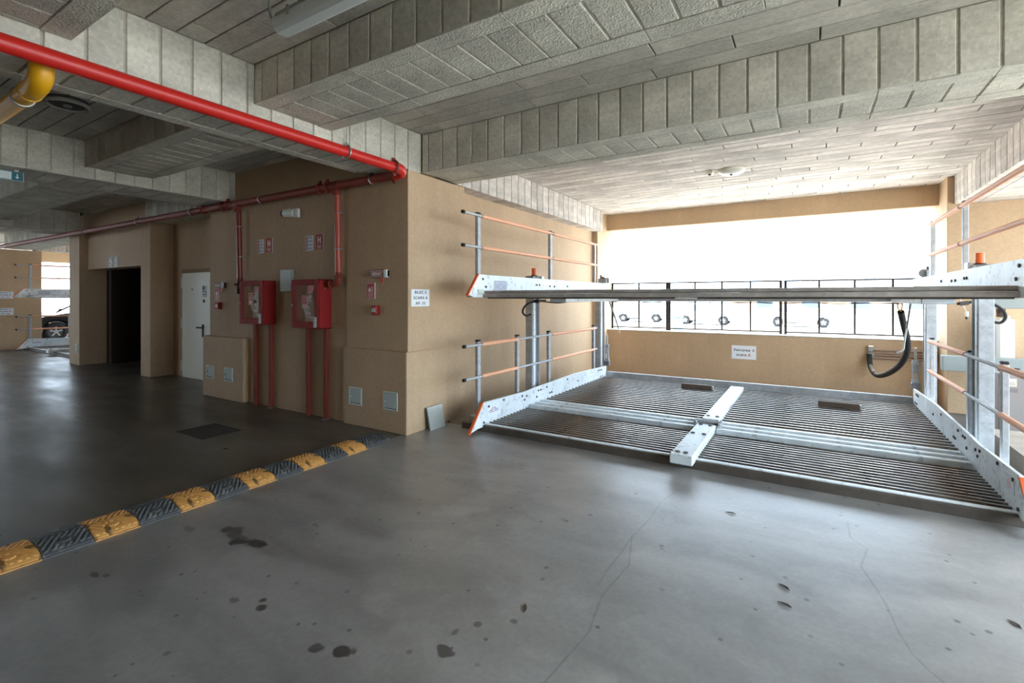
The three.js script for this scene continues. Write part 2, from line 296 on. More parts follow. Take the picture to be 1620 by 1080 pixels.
// ---------------------------------------------------------------- floors
{
  const f = struct('floor', 'smooth grey concrete garage floor with oil drips and hairline cracks', 'floor');
  const g = plainBox(SX0, SX1, -.3, 0, SZ0, SZ1), p = g.attributes.position, uv = g.attributes.uv;
  for (let i = 0; i < p.count; i++) uv.setXY(i, (p.getX(i) - SX0) / (SX1 - SX0), (p.getZ(i) - SZ0) / (SZ1 - SZ0));
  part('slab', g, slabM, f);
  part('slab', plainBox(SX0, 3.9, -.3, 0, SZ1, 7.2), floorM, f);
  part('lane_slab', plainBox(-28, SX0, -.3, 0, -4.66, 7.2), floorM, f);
  part('lobby_slab', plainBox(-14.6, -4.2, -.3, 0, -8, -4.66), floorM, f);
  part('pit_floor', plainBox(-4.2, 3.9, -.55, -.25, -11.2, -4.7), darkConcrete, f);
  part('side_slab', plainBox(1.79, 3.9, -.25, 0, -7.9, -4.7), tanConcrete, f);
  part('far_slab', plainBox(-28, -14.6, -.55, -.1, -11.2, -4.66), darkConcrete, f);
}

// ---------------------------------------------------------------- walls
{
  const w = struct('wall_back', 'brown painted parapet and lintel round the wide window opening', 'wall');
  part('parapet', spanBox(-4.05, 1.86, -.3, .82, -11.0, -10.7, .01), paint, w);
  part('lintel', spanBox(-4.05, 1.88, 3.115, CEIL + .02, -11.0, -10.68, .01), paint, w);
  part('sill', spanBox(-4.02, 1.86, .82, .84, -11.04, -10.69, .005), whiteP, w);
  part('column', spanBox(-4.5, -4.02, -.3, CEIL + .02, -11.0, -10.1, .008), paint, w);
  part('column', spanBox(1.84, 3.9, -.3, CEIL + .02, -11.0, -10.1, .008), paint, w);
}
{
  const w = struct('wall_bay', 'brown painted side wall of the lift bay behind the left guard rails', 'wall');
  part('wall_panel', spanBox(-4.5, -4.14, -.3, CEIL + .02, -10.1, -5.09, .005), paint, w);
}
{
  const w = struct('column', 'brown painted corner pillar carrying the parking number plate', 'pillar');
  part('shaft', spanBox(-4.94, -3.89, 0, 3.02, -5.09, -4.035, .006), paint, w);
  part('plinth', spanBox(-4.95, -3.875, 0, .945, -4.69, -3.995, .008), paint, w);
}
{
  const w = struct('wall_hydrants', 'brown painted wall carrying the two red hydrant cabinets', 'wall');
  part('wall_panel', plainBox(-8.27, -4.94, 0, 3.03, -4.6, -4.06), paint, w);
  part('upper_wall', plainBox(-7.53, -4.5, 3.03, CEIL + .02, -4.6, -4.06), paint, w);
  part('upper_wall', plainBox(-4.55, -3.97, 3.02, CEIL + .02, -4.6, -4.2), paint, w);
  part('plinth', spanBox(-8.31, -7.16, 0, .957, -4.5, -3.97, .008), paint, w);
}
{
  const w = struct('wall_door', 'brown painted recessed wall round the white steel door', 'wall');
  part('wall_panel', plainBox(-11.1, -8.1, 0, 3.06, -4.95, -4.70), paint, w);
  part('wall_panel', plainBox(-8.27, -8.1, 0, 3.03, -4.8, -4.3), paint, w);
}
{
  const w = struct('wall_lobby', 'brown painted wall and pillars round the dark lobby opening', 'wall');
  part('pillar', spanBox(-11.42, -11.0, 0, 3.06, -4.72, -4.29, .008), paint, w);
  part('pillar', spanBox(-15.0, -14.38, 0, 3.06, -4.72, -4.2, .008), paint, w);
  part('lintel', plainBox(-14.4, -11.02, 2.22, 3.06, -4.72, -4.36), paint, w);
  part('upper_wall', plainBox(-14.0, -10.98, 3.06, CEIL + .02, -4.72, -4.3), paint, w);
  part('upper_wall', plainBox(-15.0, -14.0, 3.02, CEIL + .02, -4.72, -4.3), paint, w);
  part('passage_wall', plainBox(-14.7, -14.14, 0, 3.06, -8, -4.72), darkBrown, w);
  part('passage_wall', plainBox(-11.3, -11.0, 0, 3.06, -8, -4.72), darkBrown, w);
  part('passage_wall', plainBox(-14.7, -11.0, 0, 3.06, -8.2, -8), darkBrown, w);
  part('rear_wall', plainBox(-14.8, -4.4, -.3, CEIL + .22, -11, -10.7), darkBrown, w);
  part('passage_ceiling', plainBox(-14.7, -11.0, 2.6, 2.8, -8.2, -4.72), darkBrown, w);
}
{
  const w = struct('column', 'far brown painted pillar carrying two small parking plates', 'pillar');
  part('shaft', spanBox(-21.2, -20.54, -.1, 3.02, -5.09, -4.06, .006), paint, w);
  part('plinth', spanBox(-21.25, -20.51, -.1, .95, -4.69, -4.0, .008), paint, w);
}
{
  const w = struct('wall_far', 'brown painted window wall of the far parking bays', 'wall');
  part('parapet', plainBox(-28, -15, -.3, .82, -11.0, -10.7), paint, w); part('lintel', plainBox(-28, -15, 3.115, CEIL + .02, -11, -10.7), paint, w);
  part('side_wall', plainBox(-15.0, -14.7, -.3, CEIL + .02, -11, -4.72), paint, w);
}
{
  const w = struct('wall_left', 'end wall of the garage at the far left, open above a parapet', 'wall');
  part('parapet', plainBox(-28.2, -27.9, -.3, .9, -11, 7.2), paint, w); part('lintel', plainBox(-28.2, -27.9, 3.1, CEIL + .2, -11, 7.2), paint, w);
  part('pier', plainBox(-28.2, -27.9, .9, 3.1, 3, 7.2), paint, w);
}
{
  const w = struct('wall_right', 'open garage front on the right with piers and a lintel', 'wall');
  part('lintel', plainBox(3.8, 4.1, 3.1, CEIL + .2, -11, 7.2), paint, w); part('kerb', plainBox(3.8, 4.1, -.3, .02, -11, 7.2), concrete, w);
  part('pier', plainBox(3.8, 4.1, 0, 3.1, -11, -9.8), paint, w); part('pier', plainBox(3.8, 4.1, 0, 3.1, -4.8, -4.5), paint, w);
  part('pier', plainBox(3.8, 4.1, 0, 3.1, -.3, 7.2), paint, w);
}
{
  const w = struct('wall_front', 'garage wall behind the camera with a wide window opening at its far left', 'wall');
  part('wall_panel', plainBox(-15.5, 4.1, -.3, CEIL + .2, 7.0, 7.3), paint, w); part('wall_panel', plainBox(-28.2, -19, -.3, CEIL + .2, 7.0, 7.3), paint, w);
  part('parapet', plainBox(-19, -15.5, -.3, .9, 7.0, 7.3), paint, w); part('lintel', plainBox(-19, -15.5, 3.1, CEIL + .2, 7.0, 7.3), paint, w);
}

// ---------------------------------------------------------------- car lift (two platforms in one frame)
function corrugated(x0, x1, z0, z1, y, pitch = .075, hgt = .04, under = .004) {
  const n = Math.round((z1 - z0) / pitch), p = (z1 - z0) / n, top = [];
  for (let i = 0; i < n; i++) { const z = z0 + i * p; top.push([z + p * .03, y - hgt], [z + p * .56, y - hgt], [z + p * .68, y], [z + p * .90, y]); }
  const s = [...top, [z1, y - hgt], [z1, y - hgt - under], [z0, y - hgt - under], [z0, y - hgt]].map(([z, yy]) => [-z, yy]);
  const g = extrude(s.reverse(), x1 - x0); g.rotateY(Math.PI / 2); g.translate(x0, 0, 0); return metreUV(g);
}
function plateZ(pts, x0, x1) { const g = extrude(pts.map(([z, y]) => [-z, y]), x1 - x0 - .006, .003); g.rotateY(Math.PI / 2); return metreUV(g.translate(x0 + .003, 0, 0)); }   // side plate from its (z, y) outline
const boltG = new THREE.CylinderGeometry(.014, .014, .012, 8), boltX = boltG.clone().rotateZ(Math.PI / 2);
function bolts(list, parent, geo = boltX, mat = darkGrey) { for (const p of list) { const m = part('bolt', geo, mat, parent); m.position.add(new THREE.Vector3(...p)); } }
const stickerTex = canvasTex(256, 160, (g, w, h) => {
  g.fillStyle = '#e9ecf2'; g.fillRect(0, 0, w, h); g.lineWidth = 7; g.strokeStyle = '#6d6f86';
  for (const [x, r] of [[62, 26], [198, 26]]) { g.beginPath(); g.arc(x, 92, r, 0, 7); g.stroke(); g.beginPath(); g.arc(x, 92, 8, 0, 7); g.stroke(); }
  g.strokeStyle = '#b0485c'; g.lineWidth = 11; g.beginPath(); g.arc(130, 72, 42, 0, 7); g.stroke(); g.fillStyle = '#4c4a68'; g.fillRect(106, 66, 48, 10); g.fillStyle = '#55566e'; for (const x of [22, 96, 168, 232]) g.fillRect(x, 46 + x % 7, 6, 6);
});
const ringTex = canvasTex(256, 160, (g, w, h) => { g.fillStyle = '#dfe4ea'; g.fillRect(0, 0, w, h); g.strokeStyle = '#c3c9d2'; g.lineWidth = 4; g.strokeRect(30, 12, 196, 136); g.strokeStyle = '#d58b8b'; g.lineWidth = 6; g.beginPath(); g.arc(128, 80, 46, 0, 7); g.stroke(); g.beginPath(); g.arc(128, 80, 30, 0, 7); g.stroke(); g.fillStyle = '#d58b8b'; g.fillRect(98, 75, 60, 9); });
const greySticker = canvasTex(256, 160, (g, w, h) => { g.fillStyle = '#c3cad6'; g.fillRect(0, 0, w, h); g.strokeStyle = '#9aa2b2'; g.lineWidth = 6; g.strokeRect(10, 10, w - 20, h - 20); g.strokeStyle = '#c08a92'; g.beginPath(); g.arc(128, 82, 40, 0, 7); g.stroke(); g.strokeStyle = '#8b90a6'; for (const x of [56, 200]) { g.beginPath(); g.arc(x, 86, 22, 0, 7); g.stroke(); } });
const paper = (t, rough = .6) => M({ map: t, roughness: rough });
function faceX(w, h, mat, flip = 1) { const g = new THREE.BoxGeometry(.003, h, w); return g; }
// thin printed plate: print on its front, plain edges; nrm is 'x' or 'z'
const edgeM = M({ color: hue('#d5d7da'), roughness: .6 });
function plate(name, w, h, t, map, at, nrm, parent, rough = .6) {
  const g = nrm === 'z' ? new THREE.BoxGeometry(w, h, t) : nrm === '-x' || nrm === 'x' ? new THREE.BoxGeometry(t, h, w) : new THREE.BoxGeometry(w, t, h);
  const p = paper(map, rough), k = nrm === 'x' ? 0 : nrm === '-x' ? 1 : 4, mats = Array.from({ length: 6 }, (_, i) => i === k ? p : edgeM);
  g.translate(...at); return parent ? part(name, g, mats, parent) : g;
}
function rail(parent, x, side, posts, y0, y1, rails, sleeves, zEnd, zStart) {
  const r = parent;
  for (const z of posts) { part('rail_post', spanBox(x - .022, x + .022, y0, y1, z - .03, z + .03, .004), zinc, r); part('post_cap', spanBox(x - .024, x + .024, y1, y1 + .022, z - .032, z + .032, .006), blackM, r); }
  for (const y of rails) {
    part('rail', rod([x + side * .03, y, zEnd], [x + side * .03, y, zStart], .0165), zinc, r);
    part('rail_cap', rod([x + side * .03, y, zStart], [x + side * .03, y, zStart + .035], .021), blackM, r);
    for (const [a, b] of sleeves) part('sleeve', rod([x + side * .03, y, a], [x + side * .03, y, b], .0235, 16), sleeveM, r);
  }
  return r;
}
const stopM = M({ color: hue('#5d4c3f'), roughness: .8 });
const lift = thing('car_lift', 'galvanised double car lift with empty corrugated platforms and orange sleeved guard rails', 'car lift', [-1.02, 0, -6.6]);
{
  const lo = sub('lower_platform', lift);
  const out = [[-4.36, .03], [-4.62, .335], [-5.58, .305], [-5.84, .315], [-7.2, .333], [-8.6, .288], [-8.6, .06], [-4.5, .05]];
  part('side_plate', plateZ(out, -3.275, -3.25), whiteSteel, lo);
  part('side_plate', plateZ(out.map(([z, y]) => [z, y + .015]), 1.21, 1.235), whiteSteel, lo);
  for (const x of [-3.275, 1.21]) part('hazard_edge', plateZ([[-4.335, .02], [-4.6, .34], [-4.622, .34], [-4.357, .02]], x - .004, x + .029), orange, lo);
  for (const [a, b, k] of [[-3.25, -1.09, 0], [-.89, 1.21, 1]]) {
    part('deck_sheet', corrugated(a, b, -5.66, -4.66, .085), deckM, lo);
    part('deck_sheet', corrugated(a, b, -8.55, -6.08, .11, .125, .03), deckM, lo);
    for (const z of [-5.70, -5.865, -6.03]) { part('cross_bar', spanBox(a + .01, b - .01, .03, .122, z - .032, z + .032, .008), whiteSteel, lo); }
    part('deck_tray', plainBox(a, b, .02, .05, -8.55, -4.66), trayM, lo);
  }
  part('front_beam', spanBox(-3.56, 1.62, -.02, .075, -4.67, -4.60, .006), frontM, lo);
  part('front_edge', spanBox(-3.32, 1.22, .07, .086, -4.68, -4.632, .006), whiteSteel, lo);
  part('back_beam', spanBox(-3.25, 1.21, .07, .185, -8.66, -8.60, .008), zinc, lo);
  part('centre_plate', spanBox(-1.09, -.89, .06, .148, -5.72, -4.48, .008), whiteSteel, lo);
  part('centre_plate', spanBox(-1.085, -.895, .06, .15, -8.4, -5.98, .008), whiteSteel, lo);
  part('joint_bracket', merged(spanBox(-1.12, -.86, .06, .135, -5.97, -5.74, .01), spanBox(-1.13, -1.10, .1, .16, -5.96, -5.76, .006), spanBox(-.88, -.85, .1, .16, -5.96, -5.76, .006), rod([-1.13, .15, -5.83], [-.85, .15, -5.83], .018), rod([-1.13, .14, -5.90], [-.85, .14, -5.90], .014)), zinc, lo);
  for (const [x, z] of [[-1.035, -4.56], [-.965, -4.56], [-1.045, -5.28], [-.935, -5.28], [-1.04, -6.14], [-.94, -6.14], [-1.04, -5.68], [-.94, -5.68]]) bolts([[x, .152, z]], lo, boltG.clone().scale(1.5, 1, 1.5));
  const bl = []; for (const [z, y] of [[-4.62, .10], [-4.72, .27], [-5.05, .29], [-5.5, .26], [-5.56, .2], [-5.62, .24], [-5.95, .26], [-6.02, .26], [-5.9, .18], [-6.2, .27], [-6.3, .17], [-6.36, .17], [-6.9, .28], [-7.3, .2], [-8.2, .25], [-8.28, .25], [-8.35, .25], [-8.3, .13], [-8.4, .13]]) bl.push([-3.247, y, z], [1.207, y + .015, z]);
  bolts(bl, lo);
  part('sticker', plate('sticker', .27, .10, .002, stickerTex, [-3.248, .212, -4.82], 'x'), Array.from({ length: 6 }, (_, i) => i === 0 ? paper(stickerTex) : edgeM), lo);
  part('sticker', plate('sticker', .2, .11, .002, ringTex, [1.208, .235, -4.80], '-x'), Array.from({ length: 6 }, (_, i) => i === 1 ? paper(ringTex) : edgeM), lo);
  rail(lo, -3.40, 1, [-4.71, -5.62, -6.55, -8.34], .15, 1.035, [1.0, .615], [[-5.58, -4.75], [-8.30, -6.60]], -8.42, -4.42);
  rail(lo, 1.345, -1, [-4.71, -5.45, -6.45, -8.2], .15, 1.02, [.995, .61], [[-5.42, -4.75], [-8.16, -6.47]], -8.28, -4.42);
  for (const x of [-3.40, 1.345]) part('rail_foot', spanBox(x - .05, x + .1 * (x < 0 ? 1 : .2), .12, .16, -8.5, -4.6, .005), zinc, lo);

  for (const [x0, x1, z] of [[-1.78, -1.32, -8.12], [.09, .545, -7.72]]) {
    const st = extrude([[-.05, .1], [.05, .1], [.035, .175], [-.035, .175]], x1 - x0 - .012, .006); st.rotateY(Math.PI / 2);
    part('wheel_stop', metreUV(st.translate(x0 + .006, 0, z)), stopM, lo); part('end_strip', spanBox(x1, x1 + .02, .1, .16, z - .04, z + .03, .004), zinc, lo);
  }
  const up = sub('upper_platform', lift);
  const uo = [[-4.32, 1.60], [-4.53, 1.832], [-8.58, 1.828], [-8.58, 1.565], [-4.42, 1.565]];
  part('side_plate', plateZ(uo, -3.275, -3.25), whiteSteel, up); part('side_plate', plateZ(uo.map(([z, y]) => [z, y - .008]), 1.21, 1.235), whiteSteel, up);
  for (const x of [-3.275, 1.21]) part('hazard_edge', plateZ([[-4.30, 1.585], [-4.51, 1.835], [-4.532, 1.835], [-4.322, 1.585]], x - .004, x + .029), orange, up);
  part('front_beam', spanBox(-3.49, 1.62, 1.566, 1.606, -4.67, -4.60, .004), beamGrey, up);
  part('front_lip', spanBox(-3.46, 1.62, 1.608, 1.645, -4.70, -4.632, .008), beamGrey, up);
  for (const [a, b] of [[-3.25, -1.09], [-.89, 1.21]]) part('deck_sheet', corrugated(a, b, -8.5, -4.70, 1.59, .09, .035), deckM, up);
  part('centre_plate', spanBox(-1.09, -.89, 1.56, 1.64, -8.4, -4.72, .008), whiteSteel, up);
  part('back_beam', spanBox(-3.25, 1.21, 1.50, 1.66, -8.62, -8.54, .006), zinc, up);
  for (const x of [-3.25, .95]) part('under_rail', spanBox(x, x + .26, 1.497, 1.55, -8.54, -6.3, .006), whiteSteel, up);
  const ub = []; for (const [z, y] of [[-4.6, 1.78], [-4.66, 1.69], [-5.9, 1.74], [-5.98, 1.74], [-6.3, 1.73], [-6.45, 1.73], [-6.9, 1.74], [-8.1, 1.68], [-8.3, 1.68]]) ub.push([-3.247, y, z], [1.207, y, z]);
  bolts(ub, up);
  part('sticker', plate('sticker', .28, .14, .002, greySticker, [-3.248, 1.70, -4.98], 'x'), Array.from({ length: 6 }, (_, i) => i === 0 ? paper(greySticker) : edgeM), up);
  rail(up, -3.40, 1, [-4.71, -6.60, -8.38], 1.62, 2.565, [2.545, 2.165], [[-6.56, -4.75], [-8.34, -6.64]], -8.44, -4.40);
  rail(up, 1.345, -1, [-4.71, -6.62, -8.14], 1.62, 2.53, [2.50, 2.115], [[-6.58, -4.75], [-8.10, -6.66]], -8.2, -4.40);
  part('lug', spanBox(-3.29, -3.24, 1.60, 1.66, -4.62, -4.5, .006), paleGreen, up);
}
{
  const c = lift.clone(); c.name = numbered('car_lift'); c.position.x -= 16.65; c.userData = { label: 'far car lift half hidden behind the brown lobby pillars, its orange rails showing', category: 'car lift' }; scene.add(c);
}
// the fixed posts that carry the lift
function hPost(name, label, x, z, top, capKind, side) {
  const t = thing(name, label, 'lift post', [x, -.25, z]);
  part('flange', spanBox(x - .055, x + .055, -.25, top, z + .10, z + .116, .003), zinc, t); part('flange', spanBox(x - .055, x + .055, -.25, top, z - .116, z - .10, .003), zinc, t);
  part('web', spanBox(x - .006, x + .006, -.25, top, z - .10, z + .10, .002), zinc, t);
  part('guide_strip', spanBox(x + side * .05 - .012, x + side * .05 + .012, -.2, top - .05, z + .03, z + .09, .003), whiteSteel, t);
  part('base_plate', spanBox(x - .12, x + .12, -.25, -.235, z - .18, z + .18, .004), zincDark, t);
  if (capKind === 'cap') { part('valve_box', spanBox(x - .07, x + .06, top, top + .075, z - .10, z + .10, .006), zincDark, t); part('bracket', spanBox(x - .02, x + .09 * side + .0, top + .01, top + .08, z - .19, z - .11, .004), whiteP, t); part('cap', rod([x + .02 * side, top + .07, z], [x + .02 * side, top + .19, z], .034, 18), orange, t); part('collar', rod([x + .02 * side, top + .06, z], [x + .02 * side, top + .09, z], .045, 18), darkBrown, t); }
  if (capKind === 'head') { part('pulley_bracket', merged(spanBox(x - .01, x + .10 * side + .06, top, top + .10, z - .07, z - .05, .003), spanBox(x - .01, x + .10 * side + .06, top, top + .08, z + .05, z + .07, .003)), zinc, t); part('pulley', new THREE.CylinderGeometry(.06, .06, .05, 20).rotateX(Math.PI / 2).translate(x + .06 * side, top + .06, z), zincDark, t); part('pin', rod([x + .02 * side, top + .05, z], [x + .02 * side, top + .15, z], .016), darkGrey, t); }
  return t;
}
hPost('lift_post', 'left steel post beside the middle of the lower left guard rail', -3.44, -6.13, 1.80, 'cap', 1);
hPost('lift_post', 'left rear steel post beside the window jamb and the slanted rod', -3.40, -8.66, 1.84, 'head', 1);
hPost('lift_post', 'right steel post standing nearest the camera, with the orange cap above the white plate', 1.40, -6.28, 1.80, 'cap', -1);
hPost('lift_post', 'right rear steel post beside the hanging black hose', 1.39, -8.62, 1.84, 'head', -1);
// lifting chains low on the rear posts
for (const [x, s, l] of [[-3.27, 1, 'left'], [1.25, -1, 'right']]) {
  const t = thing('turnbuckle', s > 0 ? 'galvanised turnbuckle standing on the rear corner of the lower platform by the window jamb' : 'galvanised turnbuckle on the rear corner of the lower platform by the black hose', 'turnbuckle', [x, .28, -8.70], 'lift turnbuckles');
  part('screw', rod([x, .5, -8.7], [x, .86, -8.7], .016), steel, t); part('body', merged(rod([x - .025, .40, -8.7], [x - .025, .66, -8.7], .012), rod([x + .025, .40, -8.7], [x + .025, .66, -8.7], .012), spanBox(x - .04, x + .04, .62, .68, -8.72, -8.68, .006), spanBox(x - .04, x + .04, .36, .42, -8.72, -8.68, .006)), zinc, t);
  part('foot', spanBox(x - .05, x + .05, .28, .37, -8.74, -8.66, .006), zincDark, t);
}
// slanted rod and hoses by the window
{
  const t = thing('tension_rod', 'thin slanted steel rod leaning from the upper platform towards the parapet on the left', 'rod', [-3.15, .9, -8.76]);
  part('shaft', rod([-3.24, 1.49, -8.75], [-3.065, .98, -8.76], .014), zincDark, t); part('tip', rod([-3.065, .98, -8.76], [-3.043, .90, -8.76], .009), whiteP, t);
}
{
  const t = thing('tension_rod', 'thin steel rod hanging beside the right rear post with a bent white end', 'rod', [1.2, .7, -8.85]);
  part('shaft', rod([1.215, 1.49, -8.82], [1.175, 1.12, -8.85], .013), zincDark, t); part('tip', tube([[1.175, 1.12, -8.85], [1.15, .92, -8.86], [1.13, .80, -8.86], [1.06, .765, -8.86]], .011, 24, 8), whiteP, t);
}
{
  const t = thing('cable_hose', 'thick black hose hanging in a loop under the upper platform before the parapet', 'hose', [1.0, .3, -9.5]);
  part('hose', tube([[1.12, 1.36, -8.95], [1.17, 1.18, -9.1], [1.25, .90, -9.35], [1.262, .72, -9.5], [1.20, .48, -9.75], [1.075, .29, -10.1], [.98, .235, -10.3], [.93, .27, -10.45], [.90, .36, -10.55], [.893, .47, -10.62], [.893, .56, -10.64]], .042, 80, 14), rubber, t);
  part('wires', merged(tube([[1.12, 1.36, -8.95], [1.08, 1.42, -8.9], [1.075, 1.52, -8.85]], .008, 12, 6), tube([[1.12, 1.36, -8.95], [1.13, 1.44, -8.9], [1.12, 1.52, -8.85]], .008, 12, 6)), M({ color: hue('#8f6f22'), roughness: .6 }), t);
}
{
  const t = thing('cable_hose', 'thin black cable arching from the right post top under the upper platform', 'hose', [1.7, 1.5, -8]);
  part('hose', tube([[1.55, 1.485, -8.0], [1.66, 1.505, -8.0], [1.774, 1.512, -8.0], [1.89, 1.475, -8.0], [1.965, 1.40, -8.0], [1.982, 1.32, -8.0], [1.94, 1.262, -8.0], [1.87, 1.27, -8.0]], .017, 60, 10), rubber, t);
  part('plug', merged(rod([1.575, 1.487, -8.0], [1.655, 1.50, -8.0], .026)), darkGrey, t);
}
{
  const t = thing('hanging_connector', 'small white connector hanging on a thin wire below the upper platform at the right', 'connector', [1.70, 1.29, -8.3]);
  part('wire', rod([1.70, 1.375, -8.3], [1.62, 1.6, -8.3], .004, 6), whiteP, t); part('housing', rod([1.70, 1.32, -8.3], [1.70, 1.385, -8.3], .017), whiteP, t); part('tip', rod([1.70, 1.285, -8.3], [1.70, 1.32, -8.3], .014), darkGrey, t);
}
{ // wiring loom under the back of the upper platform
  const t = thing('cable_loom', 'two thin dark cables sagging under the rear edge of the upper platform', 'cable', [-1, 1.5, -8.75]);
  const p = []; for (let i = 0; i <= 16; i++) p.push([-3.2 + i * .27, 1.485 - .014 * (i % 3 === 1 ? 1 : i % 3 === 2 ? .55 : 0), -8.72]); part('cable', tube(p, .007, 120, 6), darkGrey, t);
  part('cable', rod([-3.2, 1.492, -8.70], [1.12, 1.487, -8.70], .006, 6), darkBrown, t);
}
{
  const t = thing('hose_bundle', 'black hose curl hanging at the top of the left middle post', 'hose', [-3.3, 1.4, -6.0]);
  part('hose', tube([[-3.24, 1.50, -5.95], [-3.30, 1.50, -5.85], [-3.36, 1.44, -5.76], [-3.37, 1.36, -5.72], [-3.35, 1.315, -5.78], [-3.32, 1.33, -5.86]], .014, 40, 8), rubber, t); part('cable_clip', spanBox(-3.28, -3.2, 1.50, 1.535, -6.1, -5.86, .006), blackM, t);
  part('cable', tube([[-3.22, 1.51, -6.0], [-3.2, 1.485, -6.5], [-3.2, 1.515, -7.0]], .009, 30, 8), rubber, t);
}
{ // conduits on the parapet
  const t = thing('conduit_bank', 'four parallel conduits ending in a bracket on the brown parapet', 'conduit', [.9, .4, -10.68]);
  for (const y of [.640, .585, .548, .495]) part('conduit', rod([.93, y, -10.66], [1.82, y, -10.66], .017, 10), copper, t);
  part('bracket', merged(spanBox(.875, .955, .60, .705, -10.695, -10.63, .008), spanBox(.872, .962, .505, .59, -10.695, -10.62, .008)), steel, t); part('gland', rod([.893, .43, -10.645], [.893, .51, -10.645], .022), steel, t);
}

// ---------------------------------------------------------------- window rail frames
const WZ = -10.93;
for (const [x0, x1, n, l] of [[-4.0, -2.685, 2, 'dark window rail frame at the left jamb, two fields wide'], [-2.682, -.475, 4, 'middle dark window rail frame, four fields wide'], [-.44, 1.84, 4, 'dark window rail frame at the right, four fields wide, behind the hanging hose']]) {
  const t = thing('window_railing', l, 'railing', [(x0 + x1) / 2, .84, WZ], 'rail frames in the window opening');
  part('top_bar', spanBox(x0, x1, 1.88, 1.91, WZ - .015, WZ + .015, .003), frameBrown, t); part('bottom_bar', spanBox(x0, x1, .87, .90, WZ - .015, WZ + .015, .003), frameBrown, t);
  for (let i = 0; i <= n; i++) { const x = x0 + .025 + (x1 - x0 - .05) * i / n; part(i % n ? 'upright' : 'end_post', spanBox(x - (i % n ? .016 : .024), x + (i % n ? .016 : .024), i % n ? .88 : .84, 1.9, WZ - .017, WZ + .017, .003), frameBrown, t); }
}

// ---------------------------------------------------------------- right neighbour: steel beams, hydraulic unit
{
  const t = solo('steel_beam', cbox(2.1, .215, .17, .006).clone().translate(1.63 + 1.05, .615, -9.3), greyPlastic, 'grey box-section steel beam lying behind the right guard rails', 'beam');
  const u = solo('steel_beam', cbox(1.75, .13, .2, .006).clone().translate(1.98 + .875, 1.485, -8.75), greyPlastic, 'grey steel beam high at the right picture edge, behind the arching cable', 'beam');
}
{
  const t = thing('hydraulic_unit', 'grey hydraulic tank with a paper label behind the right posts', 'hydraulic unit', [2.2, 0, -8.65]);
  part('tank', spanBox(2.07, 2.42, -.25, .60, -8.9, -8.62, .02), M({ color: hue('#8f8680'), roughness: .6 }), t);
  part('label', plate('label', .15, .10, .002, canvasTex(256, 160, (g, w, h) => { g.fillStyle = '#d8cdb4'; g.fillRect(0, 0, w, h); g.fillStyle = '#a89f8c'; for (const y of [22, 40, 58]) g.fillRect(18, y, 90, 5); g.strokeStyle = '#55504a'; g.lineWidth = 9; g.beginPath(); g.ellipse(180, 108, 42, 22, 0, 0, 7); g.stroke(); }), [2.165, .475, -8.617], 'z'), Array.from({ length: 6 }, (_, i) => i === 4 ? paper(canvasTex(256, 160, (g, w, h) => { g.fillStyle = '#d8cdb4'; g.fillRect(0, 0, w, h); g.fillStyle = '#a89f8c'; for (const y of [22, 40, 58]) g.fillRect(18, y, 90, 5); g.strokeStyle = '#55504a'; g.lineWidth = 9; g.beginPath(); g.ellipse(180, 108, 42, 22, 0, 0, 7); g.stroke(); })) : edgeM), t);
  part('label', spanBox(2.09, 2.25, .35, .40, -8.622, -8.616, .001), M({ color: hue('#7b746e'), roughness: .7 }), t);
  part('valve_block', merged(spanBox(2.09, 2.2, .60, .65, -8.74, -8.64, .008), rod([2.2, .62, -8.66], [2.32, .60, -8.62], .022), rod([2.25, .6, -8.64], [2.25, .66, -8.64], .03)), darkGrey, t);
  part('pipe', tube([[2.30, .62, -8.63], [2.37, .58, -8.6], [2.385, .45, -8.6], [2.38, .3, -8.61]], .013, 24, 8), paleGreen, t);
}
{
  const t = thing('control_cabinet', 'tall pale grey control cabinet on the right brown wall, dark motor on top', 'cabinet', [2.4, .6, -9.7]);
  part('body', spanBox(2.33, 2.49, .62, 1.25, -10.1, -9.65, .008), whiteP, t); part('motor', merged(rod([2.36, 1.34, -9.72], [2.36, 1.43, -9.72], .05, 18), spanBox(2.32, 2.40, 1.28, 1.34, -9.76, -9.68, .006)), darkBrown, t); part('gland', spanBox(2.38, 2.46, 1.25, 1.30, -9.78, -9.70, .006), offWhite, t);
}
{
  const t = thing('limit_switch', 'white limit switch with a black head beside the right post', 'switch', [1.83, 1.35, -8]);
  part('body', spanBox(1.79, 1.84, 1.355, 1.41, -8.03, -7.97, .006), whiteP, t); part('head', spanBox(1.785, 1.845, 1.41, 1.44, -8.03, -7.97, .006), darkGrey, t); part('nut', rod([1.815, 1.32, -8.0], [1.815, 1.355, -8.0], .016), offWhite, t);
}

